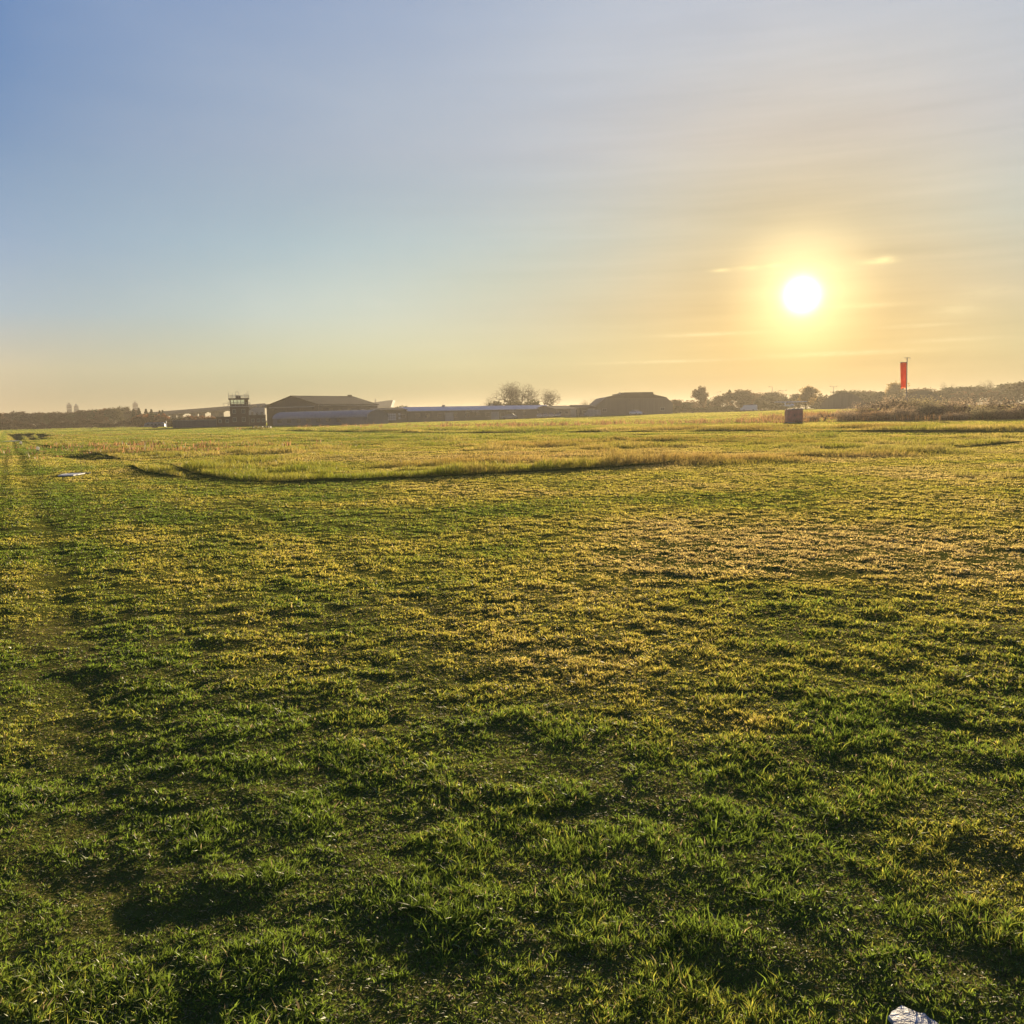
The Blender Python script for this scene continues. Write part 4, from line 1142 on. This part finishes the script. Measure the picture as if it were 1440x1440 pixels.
nm2 = {'brown': 'brown', 'rust': 'rust-coloured', 'olive': 'olive', 'green': 'dark green', 'gold': 'golden', 'conifer': 'dark spiky'}
for i, (px, top, w, kd, lf) in enumerate(RT):
    lab = 'hazy %s %s, %s from the big hall in the right-hand treeline' % (nm2[lf], 'bush' if kd == 'bush' else 'tree', ORD[i])
    if px == 984: lab = 'lone round-headed tree on a bare trunk right of the big hall'
    if px == 1137: lab = 'thin golden-leaved tree on the skyline right below the sun'
    if px == 1257: lab = 'golden-brown tree just left of the windsock'
    tree(kd, i * 3 + 1, lf, px, top, w * 1.2, 330 + (i * 29) % 60, lab, 'bush' if kd == 'bush' else 'tree', 'hazy trees of the right treeline')
for i, (px, top, w) in enumerate([(1324, 537.5, 20), (1338, 539, 16), (1352, 542, 16), (1386, 534, 22), (1392, 537, 14)]):
    tree('bare', i, 'brown', px, top, w, 400, 'thin bare treetop, %s from the left above the right-hand trees' % ORD[i], group='bare treetops on the right')
# near bushes on the right, about 100 m off
BT = [(1140, 583, 20, 'brown', 120), (1162, 580, 26, 'rust', 118), (1190, 575, 30, 'brown', 116), (1215, 566, 46, 'brown', 122), (1240, 560, 50, 'olive', 124), (1262, 556, 44, 'brown', 126), (1290, 556, 50, 'olive', 124), (1268, 569, 40, 'brown', 110),
      (1318, 562, 50, 'olive', 118), (1345, 560, 50, 'brown', 116), (1310, 572, 36, 'rust', 106), (1342, 578, 40, 'brown', 104), (1375, 566, 46, 'olive', 108), (1388, 570, 40, 'green', 102), (1400, 560, 54, 'brown', 110), (1417, 576, 38, 'brown', 101),
      (1434, 557, 56, 'olive', 106), (1446, 565, 44, 'brown', 100), (1465, 556, 50, 'olive', 104), (1235, 576, 44, 'rust', 112)]
BT.sort()
for i, (px, top, w, lf, d) in enumerate(BT):
    tree('bare' if i % 4 == 1 else 'thicket', i * 5 + 2, 'brown' if i % 4 == 1 else {'brown': 'glare_bramble', 'rust': 'glare_rust', 'olive': 'glare_olive', 'green': 'glare_olive'}[lf], px, top, w * 1.25, d, '%s bush, %s from the left in the near thicket right of the cabinet' % ('leafless' if i % 4 == 1 else nm2[lf], ORD[i]), 'bush', 'thicket below the windsock', 'bush')

# ------------------------------------------------------------------ haze
HZ = MB().box(-2400, 2400, -2400, 2400, -1.8, 26)
hm = bpy.data.materials.new('haze_air'); hm.use_nodes = True
nt = hm.node_tree; nt.nodes.clear()
o_ = nt.nodes.new('ShaderNodeOutputMaterial'); v_ = nt.nodes.new('ShaderNodeVolumePrincipled')
v_.inputs['Color'].default_value = (.43, .39, .33, 1)
v_.inputs['Density'].default_value = 0.0005
v_.inputs['Anisotropy'].default_value = 0.4
nt.links.new(v_.outputs[0], o_.inputs['Volume'])
hz = HZ.build('haze', hm)
tag(hz, 'thin warm morning haze over the whole airfield', 'haze', None, 'stuff')

# ------------------------------------------------------------------ sun and sky
ld = bpy.data.lights.new('sun', 'SUN'); ld.energy = 5.0; ld.angle = R(.53); ld.color = (1, .80, .50)
lo = bpy.data.objects.new('sun', ld); COL.objects.link(lo)
lo.rotation_euler = Vector(SUN).to_track_quat('Z', 'Y').to_euler()

W = bpy.data.worlds.new('World'); SC.world = W; W.use_nodes = True
nt = W.node_tree; nt.nodes.clear(); L = nt.links.new
def N(t_): return nt.nodes.new(t_)
def math_(op, a, b=None, c=None, clamp=False):
    n = N('ShaderNodeMath'); n.operation = op; n.use_clamp = clamp
    for i, v in enumerate((a, b, c)):
        if v is None: continue
        if isinstance(v, (int, float)): n.inputs[i].default_value = v
        else: L(v, n.inputs[i])
    return n.outputs[0]
def lin(c): return tuple(((x / 255) / 12.92 if x / 255 <= .04045 else ((x / 255 + .055) / 1.055) ** 2.4) for x in c)
def ramp(f, stops, interp='B_SPLINE'):
    cr = N('ShaderNodeValToRGB'); e = cr.color_ramp.elements; cr.color_ramp.interpolation = 'EASE' if interp is None else 'LINEAR'
    while len(e) < len(stops): e.new(.5)
    for k, (p, c) in enumerate(stops): e[k].position = p; e[k].color = (*lin(c), 1)
    L(f, cr.inputs['Fac']); return cr.outputs['Color']
def mixc(f, a, b, mode='MIX'):
    m = N('ShaderNodeMix'); m.data_type = 'RGBA'; m.blend_type = mode; m.clamp_result = False
    if isinstance(f, (int, float)): m.inputs[0].default_value = f
    else: L(f, m.inputs[0])
    for i, v in ((6, a), (7, b)):
        if isinstance(v, tuple): m.inputs[i].default_value = (*v, 1)
        else: L(v, m.inputs[i])
    return m.outputs[2]
tc = N('ShaderNodeTexCoord'); vec = tc.outputs['Generated']
nv = N('ShaderNodeVectorMath'); nv.operation = 'NORMALIZE'; L(vec, nv.inputs[0]); D = nv.outputs[0]
sp = N('ShaderNodeSeparateXYZ'); L(D, sp.inputs[0])
el = math_('MULTIPLY', math_('ARCSINE', sp.outputs['Z']), 180 / math.pi)
az = math_('MULTIPLY', math_('ARCTAN2', sp.outputs['X'], sp.outputs['Y']), 180 / math.pi)
dp = N('ShaderNodeVectorMath'); dp.operation = 'DOT_PRODUCT'; L(D, dp.inputs[0]); dp.inputs[1].default_value = SUN
g = math_('MULTIPLY', math_('ARCCOSINE', math_('MINIMUM', dp.outputs['Value'], 1.0)), 180 / math.pi)
ef = math_('DIVIDE', math_('ADD', el, 2), 60, clamp=True)      # -2..58 degrees
def E(d): return (d + 2) / 60
far_ = ramp(ef, [(0, (215, 195, 156)), (E(0.8), (228, 206, 168)), (E(3), (236, 221, 191)), (E(6), (188, 207, 225)), (E(9.5), (157, 183, 218)), (E(14), (115, 154, 202)), (E(22), (29, 113, 190)), (E(35), (62, 98, 165)), (E(58), (38, 66, 130))])
near_ = ramp(ef, [(0, (7, 73, 62)), (E(0.8), (7, 109, 90)), (E(3), (124, 165, 148)), (E(6), (139, 172, 173)), (E(10), (154, 189, 203)), (E(15), (179, 196, 214)), (E(22), (189, 205, 225)), (E(35), (120, 140, 180)), (E(58), (50, 75, 130))])
# uneven thin veil: noise in direction space shifts the blend
mp = N('ShaderNodeMapping'); mp.inputs['Scale'].default_value = (2.2, 2.2, 7); L(D, mp.inputs['Vector'])
nz = N('ShaderNodeTexNoise'); nz.inputs['Scale'].default_value = 1.5; nz.inputs['Detail'].default_value = 5; nz.inputs['Roughness'].default_value = .45; L(mp.outputs[0], nz.inputs['Vector'])
bl = math_('SUBTRACT', 1.0, math_('DIVIDE', math_('SUBTRACT', g, 10), 36), clamp=True)
bl = math_('POWER', bl, .5)
bl = math_('ADD', bl, math_('MULTIPLY', math_('SUBTRACT', nz.outputs['Fac'], .5), .35), clamp=True)
base = mixc(bl, far_, near_)
# away from the sun side the sky is plainly dimmer
back = math_('DIVIDE', math_('SUBTRACT', g, 50), 60, clamp=True)
base = mixc(math_('MULTIPLY', back, .6), base, lin((88, 112, 158)))
# physical sky under the haze veil
sky = N('ShaderNodeTexSky'); sky.sky_type = 'NISHITA'; sky.sun_disc = False
sky.sun_elevation = SUN_EL; sky.sun_rotation = SUN_AZ; sky.dust_density = 3.0; sky.air_density = 1.2
phys = mixc(1.0, sky.outputs[0], (.10, .10, .10), 'MULTIPLY')
base = mixc(.12, base, phys)
mpv = N('ShaderNodeMapping'); mpv.inputs['Scale'].default_value = (2.5, 2.5, 6); mpv.inputs['Rotation'].default_value = (.25, .35, 0); L(D, mpv.inputs['Vector'])
nv2 = N('ShaderNodeTexNoise'); nv2.inputs['Scale'].default_value = 2.2; nv2.inputs['Detail'].default_value = 6; nv2.inputs['Roughness'].default_value = .5; nv2.inputs['Distortion'].default_value = .6; L(mpv.outputs[0], nv2.inputs['Vector'])
vf = math_('MULTIPLY', math_('SUBTRACT', nv2.outputs['Fac'], .42), 1.6, clamp=True)
base = mixc(math_('MULTIPLY', vf, .5), base, mixc(1.0, base, (1.16, 1.10, 1.06), 'MULTIPLY'))
# thin bright cloud wisps close to the sun
def wisp(a, e, wa, we, s):
    q = math_('ADD', math_('POWER', math_('ABSOLUTE', math_('DIVIDE', math_('SUBTRACT', az, a), wa)), 2), math_('POWER', math_('ABSOLUTE', math_('DIVIDE', math_('SUBTRACT', el, e), we)), 2))
    return math_('MULTIPLY', math_('EXPONENT', math_('MULTIPLY', q, -1)), s)
def ae(px, py):
    r = ray(px, py); return math.degrees(math.atan2(r.x, r.y)), math.degrees(math.asin(r.z))
W_ = None
for px, py, wx, wy, s in ((1015, 380, .55, .10, 1.0), (1052, 377, .7, .12, .9), (1090, 373, .5, .12, .8), (1232, 368, .9, .13, .9), (1245, 365, .5, .2, .9), (1000, 470, 2.4, .10, .55), (1180, 497, 3.4, .12, .6), (950, 508, 3.5, .09, .4),
                          (1220, 430, 1.6, .12, .4), (1290, 458, 1.6, .10, .4), (1345, 435, 1.2, .3, .3), (1330, 478, 2.5, .12, .25), (1390, 410, 1.5, .3, .2)):
    a, e = ae(px, py); k = wisp(a, e, wx, wy, s); W_ = k if W_ is None else math_('ADD', W_, k)
mp2 = N('ShaderNodeMapping'); mp2.inputs['Scale'].default_value = (14, 14, 70); L(D, mp2.inputs['Vector'])
n2 = N('ShaderNodeTexNoise'); n2.inputs['Scale'].default_value = 5; n2.inputs['Detail'].default_value = 8; n2.inputs['Roughness'].default_value = .7; L(mp2.outputs[0], n2.inputs['Vector'])
rag = math_('MULTIPLY', math_('SUBTRACT', n2.outputs['Fac'], .22), 3.2, clamp=True)
W_ = math_('MULTIPLY', W_, rag)
base = mixc(math_('MULTIPLY', W_, .75, clamp=True), base, (1.5, 1.3, .80))
# soft horizontal streaks low in the sky on the sunny side
mp3 = N('ShaderNodeMapping'); mp3.inputs['Scale'].default_value = (3, 3, 55); L(D, mp3.inputs['Vector'])
n3 = N('ShaderNodeTexNoise'); n3.inputs['Scale'].default_value = 1.6; n3.inputs['Detail'].default_value = 5; L(mp3.outputs[0], n3.inputs['Vector'])
st = math_('MULTIPLY', math_('SUBTRACT', n3.outputs['Fac'], .5), math_('EXPONENT', math_('MULTIPLY', math_('POWER', math_('DIVIDE', g, 16), 2), -1)))
mul = math_('ADD', 1.0, math_('MULTIPLY', st, .35))
cm = N('ShaderNodeVectorMath'); cm.operation = 'SCALE'; L(base, cm.inputs[0]); L(mul, cm.inputs['Scale'])
base = cm.outputs[0]
lift = math_('MULTIPLY', math_('EXPONENT', math_('MULTIPLY', math_('ADD', math_('POWER', math_('ABSOLUTE', math_('DIVIDE', math_('ADD', az, 9), 12)), 2), math_('POWER', math_('ABSOLUTE', math_('DIVIDE', math_('SUBTRACT', el, 5.5), 4.5)), 2)), -1)), .42)
base = mixc(lift, base, mixc(1.0, base, (2.1, 1.9, 1.6), 'MULTIPLY'))
dusk = math_('MULTIPLY', math_('EXPONENT', math_('MULTIPLY', math_('POWER', math_('DIVIDE', g, 10), 2), -1)), 1.0)
base = mixc(dusk, base, mixc(1.0, base, (.80, .72, .52), 'MULTIPLY'))
def addg(base, amp, wid, p, col):
    k = math_('MULTIPLY', math_('EXPONENT', math_('MULTIPLY', math_('POWER', math_('DIVIDE', g, wid), p), -1)), amp)
    v = N('ShaderNodeVectorMath'); v.operation = 'SCALE'; v.inputs[0].default_value = col; L(k, v.inputs['Scale'])
    a = N('ShaderNodeVectorMath'); a.operation = 'ADD'; L(base, a.inputs[0]); L(v.outputs[0], a.inputs[1]); return a.outputs[0]
base = addg(base, 3.5, .80, 2.4, (1, .93, .75))
base = addg(base, .85, 2.1, 1.6, (1, .90, .50))
base = addg(base, .22, 3.9, 4, (1, .66, .24))
bg = N('ShaderNodeBackground'); L(base, bg.inputs['Color']); bg.inputs['Strength'].default_value = 0.326
wo = N('ShaderNodeOutputWorld'); L(bg.outputs[0], wo.inputs['Surface'])
W.cycles.sampling_method = 'MANUAL'; W.cycles.sample_map_resolution = 1024

# ------------------------------------------------------------------ render settings
SC.view_settings.view_transform = 'Standard'; SC.view_settings.look = 'None'; SC.view_settings.exposure = 1.5; SC.view_settings.gamma = 1
SC.render.engine = 'CYCLES'
cy = SC.cycles
cy.use_denoising = True
try: cy.denoiser = 'OPENIMAGEDENOISE'; cy.denoising_input_passes = 'RGB_ALBEDO_NORMAL'
except Exception: pass
cy.max_bounces = 6; cy.diffuse_bounces = 3; cy.glossy_bounces = 2; cy.transmission_bounces = 4; cy.volume_bounces = 1; cy.transparent_max_bounces = 6
cy.sample_clamp_indirect = 4
cy.caustics_reflective = False; cy.caustics_refractive = False
